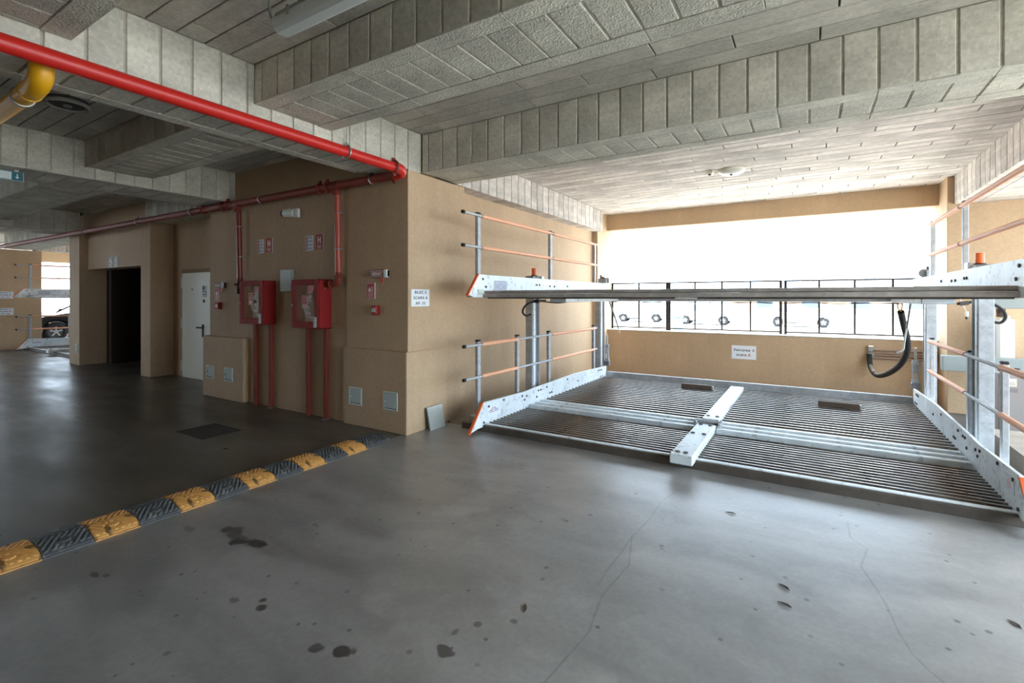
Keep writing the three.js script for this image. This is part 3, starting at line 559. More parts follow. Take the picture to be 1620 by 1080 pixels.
// ---------------------------------------------------------------- pipes
{
  const t = thing('fire_main', 'glossy red fire main pipe running along the long beam and on above the hydrant wall', 'pipe', [-3.86, 3, -3.9]);
  part('pipe_run', rod([-3.855, 3.0, 2.6], [-3.86, 2.985, -3.86], .054, 24), redPipe, t);
  part('pipe_run', rod([-3.9, 2.945, -3.93], [-27.8, 3.02, -3.93], .05, 20), redRust, t);
  part('elbow', tube([[-3.86, 2.985, -3.80], [-3.862, 2.98, -3.88], [-3.89, 2.96, -3.925], [-3.97, 2.946, -3.93]], .06, 24, 16), redPipe, t);
  part('coupling', merged(ring([-3.86, 2.987, -3.79], 'z', .06, .018), rod([-3.86, 2.988, -3.77], [-3.86, 2.987, -3.81], .068), spanBox(-3.87, -3.85, 3.04, 3.085, -3.81, -3.77, .004), spanBox(-3.87, -3.85, 2.89, 2.93, -3.81, -3.77, .004)), redRust, t);
  part('coupling', merged(rod([-3.98, 2.946, -3.93], [-4.03, 2.946, -3.93], .064), spanBox(-4.03, -3.98, 2.86, 2.89, -3.94, -3.92, .004), spanBox(-4.03, -3.98, 3.0, 3.03, -3.94, -3.92, .004)), redRust, t);
  const y = (x) => 2.945 + (-3.9 - x) * .00314;
  for (const x of [-4.36, -6.61, -8.58, -10.57, -13.2]) { part('hanger', merged(ring([x, y(x), -3.93], 'x', .057, .008), rod([x, y(x) + .06, -3.93], [x, CEIL, -3.93], .005, 6), spanBox(x - .012, x + .012, y(x) + .055, y(x) + .085, -3.94, -3.92, .003)), steel, t); }
  for (const x of [-5.31, -5.165, -7.48, -7.62, -8.2]) part('groove_clamp', merged(ring([x, y(x), -3.93], 'x', .056, .014), spanBox(x - .02, x + .02, y(x) + .055, y(x) + .10, -3.945, -3.915, .004)), redRust, t);
  part('hanger', merged(ring([-3.86, 2.99, -3.155], 'z', .061, .009), rod([-3.86, 3.05, -3.155], [-3.845, CEIL, -3.155], .005, 6), spanBox(-3.875, -3.845, 3.04, 3.075, -3.17, -3.14, .003)), steel, t);
}
for (const [x, dx, yb, l] of [[-5.02, -1, 1.80, 'red drop pipe bending into the side of the nearer hydrant cabinet'], [-7.25, 1, 1.78, 'red drop pipe running down beside the farther hydrant cabinet']]) {
  const t = thing('drop_pipe', l, 'pipe', [x, yb, -3.97]);
  part('pipe_run', rod([x, 2.90, -3.96], [x, yb + .06, -3.98], .037, 18), M({ color: hue(dx < 0 ? '#b0503f' : '#7e3026'), roughness: .4 }), t);
  part('tee', merged(rod([x - .09, 2.95, -3.935], [x + .09, 2.95, -3.935], .06), rod([x, 2.84, -3.95], [x, 2.95, -3.94], .046), ring([x, 2.86, -3.95], 'y', .045, .012)), redRust, t);
  for (const y of [2.62, 2.17]) part('clamp', merged(ring([x, y, -3.972], 'y', .04, .007), rod([x, y, -4.0], [x, y, -4.06], .006, 8), spanBox(x + .035, x + .075, y - .008, y + .008, -3.985, -3.96, .002)), steel, t);
  if (dx < 0) { part('elbow', tube([[x, yb + .08, -3.98], [x, yb, -3.98], [x - .03, yb - .055, -3.98], [x - .10, yb - .065, -3.98], [x - .23, yb - .065, -3.98]], .04, 32, 14), redRust, t); part('coupling', merged(ring([x - .14, yb - .065, -3.98], 'x', .042, .014), ring([x, yb + .03, -3.98], 'y', .042, .014)), redRust, t); }
  else { part('elbow', tube([[x, yb + .08, -3.98], [x, yb, -3.98], [x + .03, yb - .05, -3.98], [x + .1, yb - .06, -3.98], [x + .22, yb - .06, -3.98]], .04, 32, 14), redRust, t); part('valve', merged(rod([x - .07, yb - .02, -3.95], [x + .02, yb - .02, -3.95], .02), rod([x, yb - .16, -3.96], [x, yb, -3.96], .022)), darkBrown, t); }
}
{
  const t = thing('gas_pipe', 'thick yellow pipe with an elbow at the top left', 'pipe', [-4.05, 2.9, -1.0]);
  part('pipe_run', rod([-4.26, 2.885, -1.0], [-9.5, 2.885, -1.0], .056, 24), yellow, t);
  part('elbow', tube([[-4.26, 2.885, -1.0], [-4.15, 2.888, -1.0], [-4.06, 2.92, -1.0], [-4.035, 2.99, -1.0], [-4.035, 3.03, -1.0]], .061, 36, 18), yellow, t);
  part('weld_collar', ring([-4.26, 2.885, -1.0], 'x', .06, .006), yellow, t); part('clamp', merged(ring([-4.42, 2.885, -1.0], 'x', .06, .008), rod([-4.42, 2.945, -1.0], [-4.42, 3.02, -1.0], .006, 8)), steel, t);
}

// ---------------------------------------------------------------- hydrant cabinets and the wall's fittings
const textTex = (w, h, bg, draw) => canvasTex(w, h, (g) => { g.fillStyle = bg; g.fillRect(0, 0, w, h); g.textAlign = 'center'; g.textBaseline = 'middle'; draw(g); });
const print = (name, w, h, map, at, nrm, parent, t = .004) => { const k = nrm === 'x' ? 0 : nrm === '-x' ? 1 : 4; return part(name, plate(name, w, h, t, map, at, nrm), Array.from({ length: 6 }, (_, i) => i === k ? paper(map) : edgeM), parent); };
const hoseTex = textTex(128, 200, '#b5302a', (g) => { g.strokeStyle = '#f2dcd8'; g.lineWidth = 6; g.strokeRect(6, 6, 116, 188); g.beginPath(); g.arc(70, 64, 26, 0, 7); g.stroke(); g.beginPath(); g.moveTo(44, 70); g.lineTo(44, 116); g.lineTo(76, 116); g.stroke(); g.fillStyle = '#f2dcd8'; g.fillRect(20, 134, 88, 46); g.fillStyle = '#b5302a'; for (const y of [142, 154, 166]) g.fillRect(28, y, 72, 6); });
const sealTex = textTex(64, 160, '#e9e9ea', (g) => { g.fillStyle = '#7c86a4'; for (let i = 0; i < 7; i++) g.fillRect(10, 14 + i * 19, 44 - (i % 3) * 8, 9); });
const pinkTex = textTex(128, 96, '#e59a95', (g) => { g.fillStyle = '#b84b46'; for (const y of [20, 40, 60]) g.fillRect(16, y, 96, 9); });
for (const [x0, x1, y0, y1, l, k] of [[-7.05, -6.47, 1.185, 1.803, 'farther red hydrant cabinet with a glazed door, left of the small grey panel', 0], [-5.81, -5.26, 1.165, 1.797, 'nearer red hydrant cabinet, the bent drop pipe entering its right side', 1]]) {
  const zf = -3.86, zb = -4.06, t = thing('hydrant_cabinet', l, 'hydrant cabinet', [(x0 + x1) / 2, y0, -4.0]), w = x1 - x0, r = .008;
  part('case', merged(spanBox(x0, x0 + .012, y0, y1, zb, zf - .022, .003), spanBox(x1 - .012, x1, y0, y1, zb, zf - .022, .003), spanBox(x0, x1, y1 - .012, y1, zb, zf - .022, .003), spanBox(x0, x1, y0, y0 + .012, zb, zf - .022, .003), spanBox(x0, x1, y0, y1, zb, zb + .01, .002)), redBox, t);
  const d = sub('door', t), a = .085, b = .075;
  part('door_frame', merged(spanBox(x0, x0 + a, y0, y1, zf - .02, zf, r), spanBox(x1 - a, x1, y0, y1, zf - .02, zf, r), spanBox(x0 + a - .01, x1 - a + .01, y1 - b, y1, zf - .02, zf, r), spanBox(x0 + a - .01, x1 - a + .01, y0, y0 + b + .015, zf - .02, zf, r)), M({ color: hue('#8e2119'), roughness: .75 }), d);
  part('glass_pane', plainBox(x0 + a, x1 - a, y0 + b, y1 - b, zf - .014, zf - .010), glass, d);
  part('latch', rod([x0 + .025, y0 + .30, zf], [x0 + .025, y0 + .30, zf + .012], .010), steel, d);
  print('sticker', .11, .17, hoseTex, [x0 + w * .5, y0 + w * .62, zf - .006], 'z', d, .002); print('sticker', .10, .075, pinkTex, [x1 - a - .07, y1 - b - .055, zf - .006], 'z', d, .002); print('seal_label', .055, .13, sealTex, [x1 - .055, y0 + .085, zf + .003], 'z', d, .003);
  const reel = part('hose_reel', merged(ring([x0 + w * .45, y0 + .27, -4.0], 'z', .13, .035), ring([x0 + w * .45, y0 + .27, -3.97], 'z', .09, .032), rod([x0 + w * .45, y0 + .27, -4.08], [x0 + w * .45, y0 + .27, -3.94], .03)), whiteP, t);
  part('nozzle', merged(rod([x0 + w * .62, y0 + .16, -3.93], [x0 + w * .62, y0 + .44, -3.94], .016), rod([x0 + w * .62, y0 + .44, -3.94], [x0 + w * .62, y0 + .50, -3.94], .024)), k ? greyPlastic : steel, t);
  part('back_sheet', plainBox(x0 + .02, x1 - .02, y0 + .02, y1 - .02, zb + .011, zb + .014), offWhite, t);
  if (k) { part('side_hatch', spanBox(x1 - .001, x1 + .003, y0 + .07, y0 + .16, -4.03, -3.95, .001), redBox, t); part('side_knob', rod([x1, y1 - .12, -3.95], [x1 + .02, y1 - .12, -3.95], .01), copper, t); }
  for (const [x, wd] of [[x0 + w * .29, .034], [x1 - .035, .028]]) part('leg', merged(spanBox(x - wd, x + wd, 0, y0, -4.0, -3.99, .003), spanBox(x - wd, x - wd + .012, 0, y0, -4.06, -3.99, .003)), M({ color: hue('#8a3421'), roughness: .75 }), t);
  part('foot', spanBox(x1 - .07, x1 + .01, 0, .012, -4.06, -3.97, .003), steel, t);
}
{
  const t = thing('junction_panel', 'small grey-green metal panel on the wall between the two red cabinets', 'panel', [-6.18, 1.65, -4.1]);
  part('box', spanBox(-6.31, -6.05, 1.645, 1.955, -4.06, -4.025, .004), M({ color: hue('#a9b5aa'), roughness: .5 }), t); part('lid', spanBox(-6.305, -6.055, 1.65, 1.95, -4.026, -4.018, .003), M({ color: hue('#b4bfb4'), roughness: .45 }), t);
}
const hTex = textTex(128, 176, '#a5211a', (g) => { g.strokeStyle = '#d8b8b0'; g.lineWidth = 3; g.strokeRect(4, 4, 120, 168); g.fillStyle = '#f4f0ee'; g.font = 'bold 104px sans-serif'; g.fillText('H', 64, 66); g.fillRect(18, 122, 92, 5); g.fillStyle = '#e8cfc8'; g.fillRect(26, 136, 76, 7); g.fillRect(34, 150, 60, 7); });
const stripTex = textTex(96, 176, '#dfe3e8', (g) => { for (let i = 0; i < 4; i++) { g.fillStyle = '#a32a26'; g.fillRect(4, 8 + i * 42, 26, 34); g.fillStyle = '#f4e9e6'; g.fillRect(12, 18 + i * 42, 10, 14); g.fillStyle = '#aab6c6'; g.fillRect(36, 12 + i * 42, 52, 20); } });
for (const [x, y, w, h, map, l] of [[-6.84, 2.31, .15, .20, stripTex, 'white instruction strip sign above the farther hydrant cabinet'], [-6.625, 2.315, .16, .21, hTex, 'red H sign above the farther hydrant cabinet'], [-5.705, 2.29, .16, .20, stripTex, 'white instruction strip sign above the nearer hydrant cabinet'], [-5.495, 2.295, .155, .21, hTex, 'red H sign above the nearer hydrant cabinet']]) {
  const t = thing(map === hTex ? 'hydrant_sign' : 'instruction_sign', l, 'sign', [x, y, -4.055]); print('printed_plate', w, h, map, [x, y, -4.056], 'z', t, .008);
}
{
  const t = thing('security_camera', 'white bullet security camera on the wall above the hydrant signs', 'camera', [-6.0, 2.7, -4.1]);
  part('junction_box', spanBox(-6.02, -5.90, 2.655, 2.775, -4.06, -4.01, .01), whiteP, t); part('body', rod([-6.0, 2.71, -4.02], [-6.14, 2.715, -3.97], .045, 24), whiteP, t); part('lens', rod([-6.135, 2.715, -3.973], [-6.165, 2.716, -3.957], .040, 24), blackM, t);
  part('lens_glass', rod([-6.16, 2.716, -3.96], [-6.168, 2.716, -3.955], .014), steel, t); part('hood', spanBox(-6.15, -6.0, 2.755, 2.765, -4.06, -3.95, .003), whiteP, t);
}
const hidTex = textTex(256, 64, '#8f4a3c', (g) => { g.strokeStyle = '#f0e6da'; g.lineWidth = 5; g.strokeRect(3, 3, 250, 58); g.fillStyle = '#fbf3e8'; g.font = 'bold 46px sans-serif'; g.fillText('HIDRANT', 128, 35); });
const alarmTex = textTex(128, 168, '#c25a58', (g) => { g.strokeStyle = '#f6dedb'; g.lineWidth = 5; g.strokeRect(5, 5, 118, 158); g.fillStyle = '#fbeeec'; g.beginPath(); g.ellipse(48, 78, 18, 24, 0, 0, 7); g.fill(); g.fillRect(44, 46, 9, 30); g.lineWidth = 6; g.strokeStyle = '#fbeeec'; g.beginPath(); g.arc(88, 58, 16, 0, 7); g.stroke(); g.beginPath(); g.arc(88, 90, 14, 0, 7); g.stroke(); g.fillRect(14, 112, 100, 5); g.fillStyle = '#f1c9c5'; for (const y of [124, 136, 148]) g.fillRect(24, y, 80, 6); });
const callTex = textTex(96, 96, '#b3211b', (g) => { g.fillStyle = '#ece9df'; g.fillRect(14, 26, 68, 46); g.fillStyle = '#4b5a4e'; g.fillRect(26, 46, 44, 6); g.beginPath(); g.arc(48, 49, 9, 0, 7); g.fill(); g.fillStyle = '#e7d9cf'; g.fillRect(40, 10, 16, 8); });
const flagM = M({ color: hue('#e2573f'), roughness: .5 });
for (const [x, y, z, near] of [[-7.92, 1.76, -4.06, 0], [-4.32, 1.845, -4.035, 1]]) {
  const where = near ? 'on the corner pillar beside the parking number plate' : 'between the white steel door and the farther cabinet';
  let t = thing('indicator_lamp', `small illuminated HIDRANT indicator ${where}`, 'indicator', [x, y, z]);
  part('housing', spanBox(x - .14, x + .14, y - .045, y + .045, z, z + .045, .008), M({ color: hue('#9c6a58'), roughness: .5 }), t); print('printed_face', .22, .07, hidTex, [x - .025, y, z + .047], 'z', t, .003);
  part('end_cap', spanBox(x + .09, x + .14, y - .047, y + .047, z, z + .052, .008), whiteP, t); part('flag', extrude([[x + .03, y - .045], [x + .075, y - .045], [x + .07, y - .125], [x + .055, y - .10], [x + .035, y - .12]], .006).translate(0, 0, z + .03), flagM, t);
  const sx = near ? -4.495 : -8.045, sy = near ? 1.645 : 1.615; t = thing('fire_alarm_sign', `red fire alarm sign ${where}`, 'sign', [sx, sy, z]); print('printed_plate', .145, .19, alarmTex, [sx, sy, z + .004], 'z', t, .008);
  const cx = near ? -4.39 : -7.965, cy = near ? 1.415 : 1.435; t = thing('call_point', `red manual fire call point ${where}`, 'call point', [cx, cy, z]);
  part('back_box', spanBox(cx - .055, cx + .055, cy - .055, cy + .055, z, z + .04, .006), M({ color: hue('#8d1711'), roughness: .45 }), t); part('front', spanBox(cx - .052, cx + .052, cy - .052, cy + .052, z + .04, z + .055, .006), M({ color: hue('#b3211b'), roughness: .4 }), t); print('printed_face', .085, .085, callTex, [cx, cy, z + .056], 'z', t, .003);
}
function hatch(x0, x1, y0, y1, z, label, ajar) {
  const t = thing('access_hatch', label, 'hatch', [(x0 + x1) / 2, y0, z]), f = .016;
  part('frame', merged(spanBox(x0, x0 + f, y0, y1, z, z + .012, .003), spanBox(x1 - f, x1, y0, y1, z, z + .012, .003), spanBox(x0, x1, y0, y0 + f, z, z + .012, .003), spanBox(x0, x1, y1 - f, y1, z, z + .012, .003)), paleGreen, t);
  part('recess', plainBox(x0 + f, x1 - f, y0 + f, y1 - f, z, z + .003), ajar ? blackM : darkGrey, t);
  const d0 = x0 + f + (ajar ? .035 : .004); part('door', spanBox(d0, x1 - f - .004, y0 + f + (ajar ? .012 : .01), y1 - f - .004, z + .004, z + .011, .002), M({ color: hue('#b9c4bd'), roughness: .5 }), t);
  if (ajar) for (const k of [.25, .6, .8]) part('strap', spanBox(x0 + f, d0 + .01, y0 + (y1 - y0) * k, y0 + (y1 - y0) * k + .025, z + .003, z + .01, .002), paleGreen, t);
  part('latch', rod([d0 + .02, (y0 + y1) / 2 - .01, z + .01], [d0 + .02, (y0 + y1) / 2 - .01, z + .018], .009), whiteP, t);
}
hatch(-8.19, -7.96, .285, .495, -3.97, 'left white hatch with dark gaps in the plinth beside the steel door', true);
hatch(-7.655, -7.42, .285, .495, -3.97, 'right white hatch with a dark slit in the plinth beside the steel door', true);
hatch(-4.835, -4.605, .255, .47, -3.995, 'left pale hatch low on the corner pillar plinth', false);
hatch(-4.24, -4.01, .26, .475, -3.995, 'right pale hatch low on the corner pillar plinth, nearest the corner', false);
hatch(-14.62, -14.44, .28, .49, -4.2, 'small white hatch low on the far lobby pillar', true);

// parking number plates
const plateText = (lines, w = 256, h = 220) => textTex(w, h, '#e8ebee', (g) => { g.strokeStyle = '#cfd3d8'; g.lineWidth = 3; g.strokeRect(2, 2, w - 4, h - 4); for (const [s, y, size, col, x] of lines) { g.fillStyle = col; g.font = `bold ${size}px sans-serif`; g.fillText(s, x ?? w / 2, y); } });
{
  let t = thing('parking_plate', 'white plate reading BLOC 3 SCARA A AP. 35 on the corner pillar', 'sign', [-3.89, 1.56, -4.225]);
  print('printed_plate', .31, .20, plateText([['BLOC 3', 40, 50, '#20283c'], ['SCARA A', 110, 50, '#2a3042'], ['AP.', 180, 50, '#2a2f3c', 96], ['35', 180, 48, '#8a5560', 172]], 256, 220), [-3.887, 1.56, -4.235], 'x', t, .006);
  t = thing('parking_plate', 'white plate reading Parcarea 6 scara A on the brown parapet', 'sign', [-1.16, .48, -10.7]);
  print('printed_plate', .45, .275, plateText([['Parcarea', 62, 46, '#2c2a38', 124], ['6', 62, 48, '#8d6a70', 258], ['scara', 126, 48, '#2c2a38', 118], ['A', 126, 50, '#b0524a', 210]], 290, 185), [-1.14, .462, -10.696], 'z', t, .006);
  for (const [y, s, l] of [[1.645, '27', 'upper white parking plate on the far brown pillar at the left edge'], [1.15, '22', 'lower white parking plate on the far brown pillar at the left edge']]) {
    t = thing('parking_plate', l, 'sign', [-20.54, y, -4.25]);
    print('printed_plate', .36, .21, plateText([['BLOC 3', 40, 46, '#33394a'], ['SCARA A', 108, 46, '#33394a'], ['AP. ' + s, 178, 46, '#5a5560']], 256, 220), [-20.536, y, -4.28], 'x', t, .006);
  }
}
{ // pictograms over the lobby opening
  const pic = (k) => textTex(96, 128, '#8b8671', (g) => { g.fillStyle = '#e4e2d4'; if (k) { g.beginPath(); g.arc(48, 22, 12, 0, 7); g.fill(); g.fillRect(38, 36, 20, 34); g.fillRect(24, 42, 48, 9); } else { g.fillRect(40, 14, 16, 50); g.beginPath(); g.moveTo(20, 60); g.lineTo(76, 60); g.lineTo(48, 14); g.fill(); g.fillRect(56, 56, 26, 16); } g.fillStyle = '#cfcdbb'; g.fillRect(14, 82, 68, 6); g.fillRect(20, 96, 56, 6); g.fillRect(14, 110, 68, 6); });
  for (const [x, k, l] of [[-13.08, 0, 'left grey pictogram sign over the dark lobby opening'], [-12.80, 1, 'right grey pictogram sign over the dark lobby opening']]) { const t = thing('pictogram_sign', l, 'sign', [x, 2.33, -4.36]); print('printed_plate', .25, .24, pic(k), [x, 2.335, -4.355], 'z', t, .006); }
}
{ // exit sign under the second long beam
  const t = thing('exit_sign', 'long teal and white exit sign hanging below the second beam at the left edge', 'sign', [-7.7, 2.95, -1.45]);
  const map = textTex(512, 96, '#1f6a72', (g) => { g.fillStyle = '#dfe9e6'; g.fillRect(0, 0, 120, 96); g.fillRect(300, 6, 110, 84); g.fillStyle = '#e7f0ee'; g.beginPath(); g.arc(206, 26, 11, 0, 7); g.fill(); g.save(); g.translate(204, 54); g.rotate(.3); g.fillRect(-8, -16, 18, 34); g.restore(); g.fillRect(186, 70, 14, 9); g.fillRect(214, 66, 18, 9); g.fillRect(180, 44, 50, 8); g.fillRect(244, 14, 8, 70); g.fillRect(455, 22, 10, 44); g.beginPath(); g.moveTo(440, 54); g.lineTo(480, 54); g.lineTo(460, 78); g.fill(); });
  part('body', spanBox(-7.74, -7.712, 2.895, 3.0, -1.76, -1.27, .004), paleGreen, t); print('printed_face', .47, .098, map, [-7.708, 2.947, -1.515], 'x', t, .004); for (const z of [-1.7, -1.33]) part('bracket', spanBox(-7.73, -7.72, 2.99, 3.03, z - .02, z + .02, .003), steel, t);
}
// steel door
{
  const t = struct('door_1', 'plain white steel fire door in the recessed wall', 'door');
  part('leaf', spanBox(-10.53, -9.30, .005, 2.045, -4.70, -4.645, .006), M({ color: hue('#f6f2e2'), roughness: .45 }), t);
  part('door_frame', merged(spanBox(-10.62, -10.545, 0, 2.12, -4.70, -4.68, .004), spanBox(-10.62, -9.2, 2.055, 2.12, -4.70, -4.68, .004)), M({ color: hue('#8c7350'), roughness: .6 }), t);
  for (const y of [1.86, 1.07, .23]) part('hinge', rod([-10.56, y - .10, -4.655], [-10.56, y + .10, -4.655], .018), offWhite, t);
  part('handle', merged(spanBox(-9.735, -9.695, .82, 1.06, -4.645, -4.63, .004), rod([-9.715, 1.0, -4.63], [-9.715, 1.0, -4.58], .012), rod([-9.60, 1.0, -4.585], [-9.83, 1.0, -4.585], .014)), blackM, t);
  part('peephole', rod([-10.12, 1.72, -4.645], [-10.12, 1.72, -4.638], .016), darkGrey, t);
  print('notice', .16, .22, textTex(128, 176, '#cfd4d2', (g) => { g.fillStyle = '#59646a'; g.fillRect(8, 10, 70, 50); g.fillRect(20, 70, 40, 30); g.fillRect(16, 128, 100, 12); g.fillRect(84, 90, 30, 20); }), [-9.66, 1.68, -4.642], 'z', t, .003); part('lock', rod([-9.68, 1.5, -4.645], [-9.68, 1.5, -4.635], .03), darkGrey, t);
}
{
  const t = thing('floor_drain', 'dark rectangular drain cover set in the lane floor before the hydrant wall', 'drain cover', [-6, 0, -2.93]);
  part('cover', spanBox(-6.29, -5.69, -.02, .004, -3.15, -2.71, .003), M({ color: hue('#2f2a22'), roughness: .8 }), t); for (let i = 0; i < 9; i++) part('rib', spanBox(-6.25 + i * .06, -6.225 + i * .06, .003, .007, -3.12, -2.74, .001), M({ color: hue('#37312a'), roughness: .7 }), t);
}
{ // loose tile leaning on the pillar
  const t = thing('leaning_sheet', 'small shiny tile sheet leaning against the corner pillar beside the lift', 'sheet', [-3.8, 0, -4.42]);
  const g = cbox(.012, .27, .27, .002).clone(); g.rotateZ(.22); g.translate(-3.815, .132, -4.43); part('sheet', g, M({ color: hue('#b4b9b2'), roughness: .18, metalness: .2 }), t);
  const e = cbox(.006, .27, .012, .002).clone(); e.rotateZ(.22); e.translate(-3.822, .132, -4.292); part('edge', e, darkGrey, t);
}

// ---------------------------------------------------------------- lamps and detectors
{
  const t = thing('strip_light', 'unlit translucent strip light hanging under the ceiling at the top', 'lamp', [-2.1, 3.25, -1.79]);
  part('housing', extrude([[-.06, 3.26], [.06, 3.26], [.04, 3.31], [-.04, 3.31]], 1.3, .006).rotateY(Math.PI / 2).translate(-2.79, 0, -1.79), greyPlastic, t);
  part('diffuser', extrude([[-.068, 3.262], [.068, 3.262], [.055, 3.205], [.03, 3.19], [-.03, 3.19], [-.055, 3.205]], 1.3, .008).rotateY(Math.PI / 2).translate(-2.79, 0, -1.79), new THREE.MeshPhysicalMaterial({ color: hue('#e3e8e4'), transmission: .35, roughness: .35, thickness: 0 }), t);
  for (const z of [-1.745, -1.835]) part('tube', rod([-2.72, 3.235, z], [-1.55, 3.235, z], .013), whiteP, t);
  for (const x of [-2.62, -2.25, -1.85]) for (const s of [-1, 1]) part('clip', merged(spanBox(x - .012, x + .012, 3.235, 3.29, -1.79 + s * .074 - .004, -1.79 + s * .074 + .004, .002)), steel, t);
  for (const x of [-2.62, -1.7]) part('suspension_rod', rod([x, 3.3, -1.79], [x, CEIL, -1.79], .005, 6), darkGrey, t);
  part('cable', tube([[-2.79, 3.27, -1.79], [-2.86, 3.28, -1.78], [-2.87, 3.36, -1.76], [-2.84, 3.46, -1.74]], .008, 20, 6), greyPlastic, t); part('gland', rod([-2.80, 3.27, -1.79], [-2.765, 3.27, -1.79], .02), darkGrey, t);
}
{
  const t = thing('ceiling_lamp', 'round white bulkhead lamp on the pale ceiling above the lift', 'lamp', [-1.0, 3.43, -7.85]);
  part('base', new THREE.CylinderGeometry(.19, .18, .03, 40).translate(-1.0, 3.462, -7.85), offWhite, t);
  part('diffuser', new THREE.LatheGeometry([[0, 0], [.06, .003], [.12, .014], [.165, .036], [.185, .062]].map((p) => new THREE.Vector2(...p)), 40).translate(-1.0, 3.39, -7.85), new THREE.MeshPhysicalMaterial({ color: hue('#f2f0ea'), roughness: .4, transmission: .3, thickness: 0, side: THREE.DoubleSide }), t);
  part('sensor', new THREE.SphereGeometry(.018, 16, 10).translate(-1.0, 3.392, -7.80), darkGrey, t);
}
{
  const t = thing('detector', 'small square ceiling sensor beside the round lamp', 'sensor', [-1.29, 3.44, -7.75]);
  part('box', spanBox(-1.34, -1.24, 3.42, CEIL, -7.8, -7.7, .01), offWhite, t); part('eye', spanBox(-1.31, -1.27, 3.405, 3.425, -7.76, -7.72, .004), darkGrey, t);
}
{
  const t = thing('ceiling_vent', 'round dark vent disc on the ceiling at the left behind the yellow pipe', 'vent', [-6.1, 3.4, -1.71]);
  part('rim', new THREE.LatheGeometry([[.14, .06], [.160, .05], [.172, .03], [.165, .01], [.15, .012], [.14, .03]].map((p) => new THREE.Vector2(...p)), 48).translate(-6.12, 3.40, -1.70), M({ color: hue('#a5a29a'), roughness: .7, side: THREE.DoubleSide }), t);
  part('disc', new THREE.CylinderGeometry(.115, .125, .02, 40).translate(-6.12, 3.43, -1.70), darkGrey, t); part('hub', new THREE.CylinderGeometry(.035, .035, .02, 24).translate(-6.12, 3.418, -1.70), greyPlastic, t); part('back', new THREE.CylinderGeometry(.155, .155, .02, 40).translate(-6.12, 3.465, -1.70), darkGrey, t);
}

// ---------------------------------------------------------------- speed bump
{
  const t = thing('speed_bump', 'long rubber speed bump of alternating yellow and black segments across the lane edge', 'speed bump', [-4.07, 0, -2]);
  const WB = .36, L = .244, HT = .052;
  function segGeo(kind) {
    const nu = 72, nv = 56, P = [], U = [], I = [], hgt = (u, v) => {
      const x = u * 2 - 1; let h = Math.pow(Math.max(0, 1 - x * x), .62) * HT; const e = Math.min(u, 1 - u), q = v < .5 ? v * 2 : 2 - v * 2;
      if (e > .06 && q > .05) { const a = Math.abs(x), dgl = (kind ? v : 1 - v) * 1.5 + (a - .4) * .75; const centre = Math.hypot((a - .55) / .2, (v - .5) / .2) < 1; h += centre ? (Math.hypot((a - .55) / .12, (v - .5) / .12) < 1 ? .006 : 0) : (Math.sin(dgl * 30) > 0 ? .006 : 0); }
      return h;
    };
    for (let j = 0; j <= nv; j++) for (let i = 0; i <= nu; i++) { const u = i / nu, v = j / nv; P.push((u - .5) * WB, .004 + hgt(u, v), (v - .5) * L); U.push(u, v); }
    for (let j = 0; j < nv; j++) for (let i = 0; i < nu; i++) { const a = j * (nu + 1) + i, b = a + nu + 1; I.push(a, b, a + 1, b, b + 1, a + 1); }
    const n = nu + 1; for (const [row, flip] of [[0, 0], [nv, 1]]) { const base = P.length / 3; for (let i = 0; i <= nu; i++) { const k = (row * n + i) * 3; P.push(P[k], P[k + 1], P[k + 2], P[k], 0, P[k + 2]); U.push(0, 0, 0, 0); } for (let i = 0; i < nu; i++) { const a = base + i * 2; flip ? I.push(a, a + 1, a + 2, a + 1, a + 3, a + 2) : I.push(a, a + 2, a + 1, a + 1, a + 2, a + 3); } }
    const g = new THREE.BufferGeometry(); g.setAttribute('position', new THREE.BufferAttribute(new Float32Array(P), 3)); g.setAttribute('uv', new THREE.BufferAttribute(new Float32Array(U), 2)); g.setIndex(I);
    const out = g.toNonIndexed(); out.computeVertexNormals(); return merged(out, new THREE.BoxGeometry(WB + .02, .008, L).translate(0, .004, 0));
  }
  const scuff = (base, dark) => tex(128, 128, (u, v) => { const n = fbm(u, v, 6, 6, 4), s = smooth(.62, .72, n); return mix(base, dark, s * .8); });
  const yM = M({ map: scuff([.80, .58, .30], [.35, .26, .15]), roughness: .6 }), bM = M({ map: scuff([.29, .295, .295], [.42, .41, .40]), roughness: .5 }), gs = [segGeo(0), segGeo(1)];
  for (let i = -6; i < 11; i++) { const z = -.966 - (i - .5) * .2475 + .0; const m = part('segment', gs[i & 1], i & 1 ? yM : bM, t); m.position.add(new THREE.Vector3(-4.07, 0, z - .2475)); m.userData.label = i & 1 ? 'yellow ribbed rubber segment' : 'black ribbed rubber segment'; }
  const cap = segGeo(0), p = cap.attributes.position; for (let i = 0; i < p.count; i++) { const k = (.5 - p.getZ(i) / L), q = Math.sqrt(Math.max(0, 1 - k * k)); p.setXYZ(i, p.getX(i) * q, p.getY(i) * (.15 + .85 * q), p.getZ(i)); } cap.computeVertexNormals();
  const m = part('end_cap', cap, bM, t); m.scale.z = .62; m.position.add(new THREE.Vector3(-4.07, 0, -3.768)); m.userData.label = 'black rounded end piece';
}
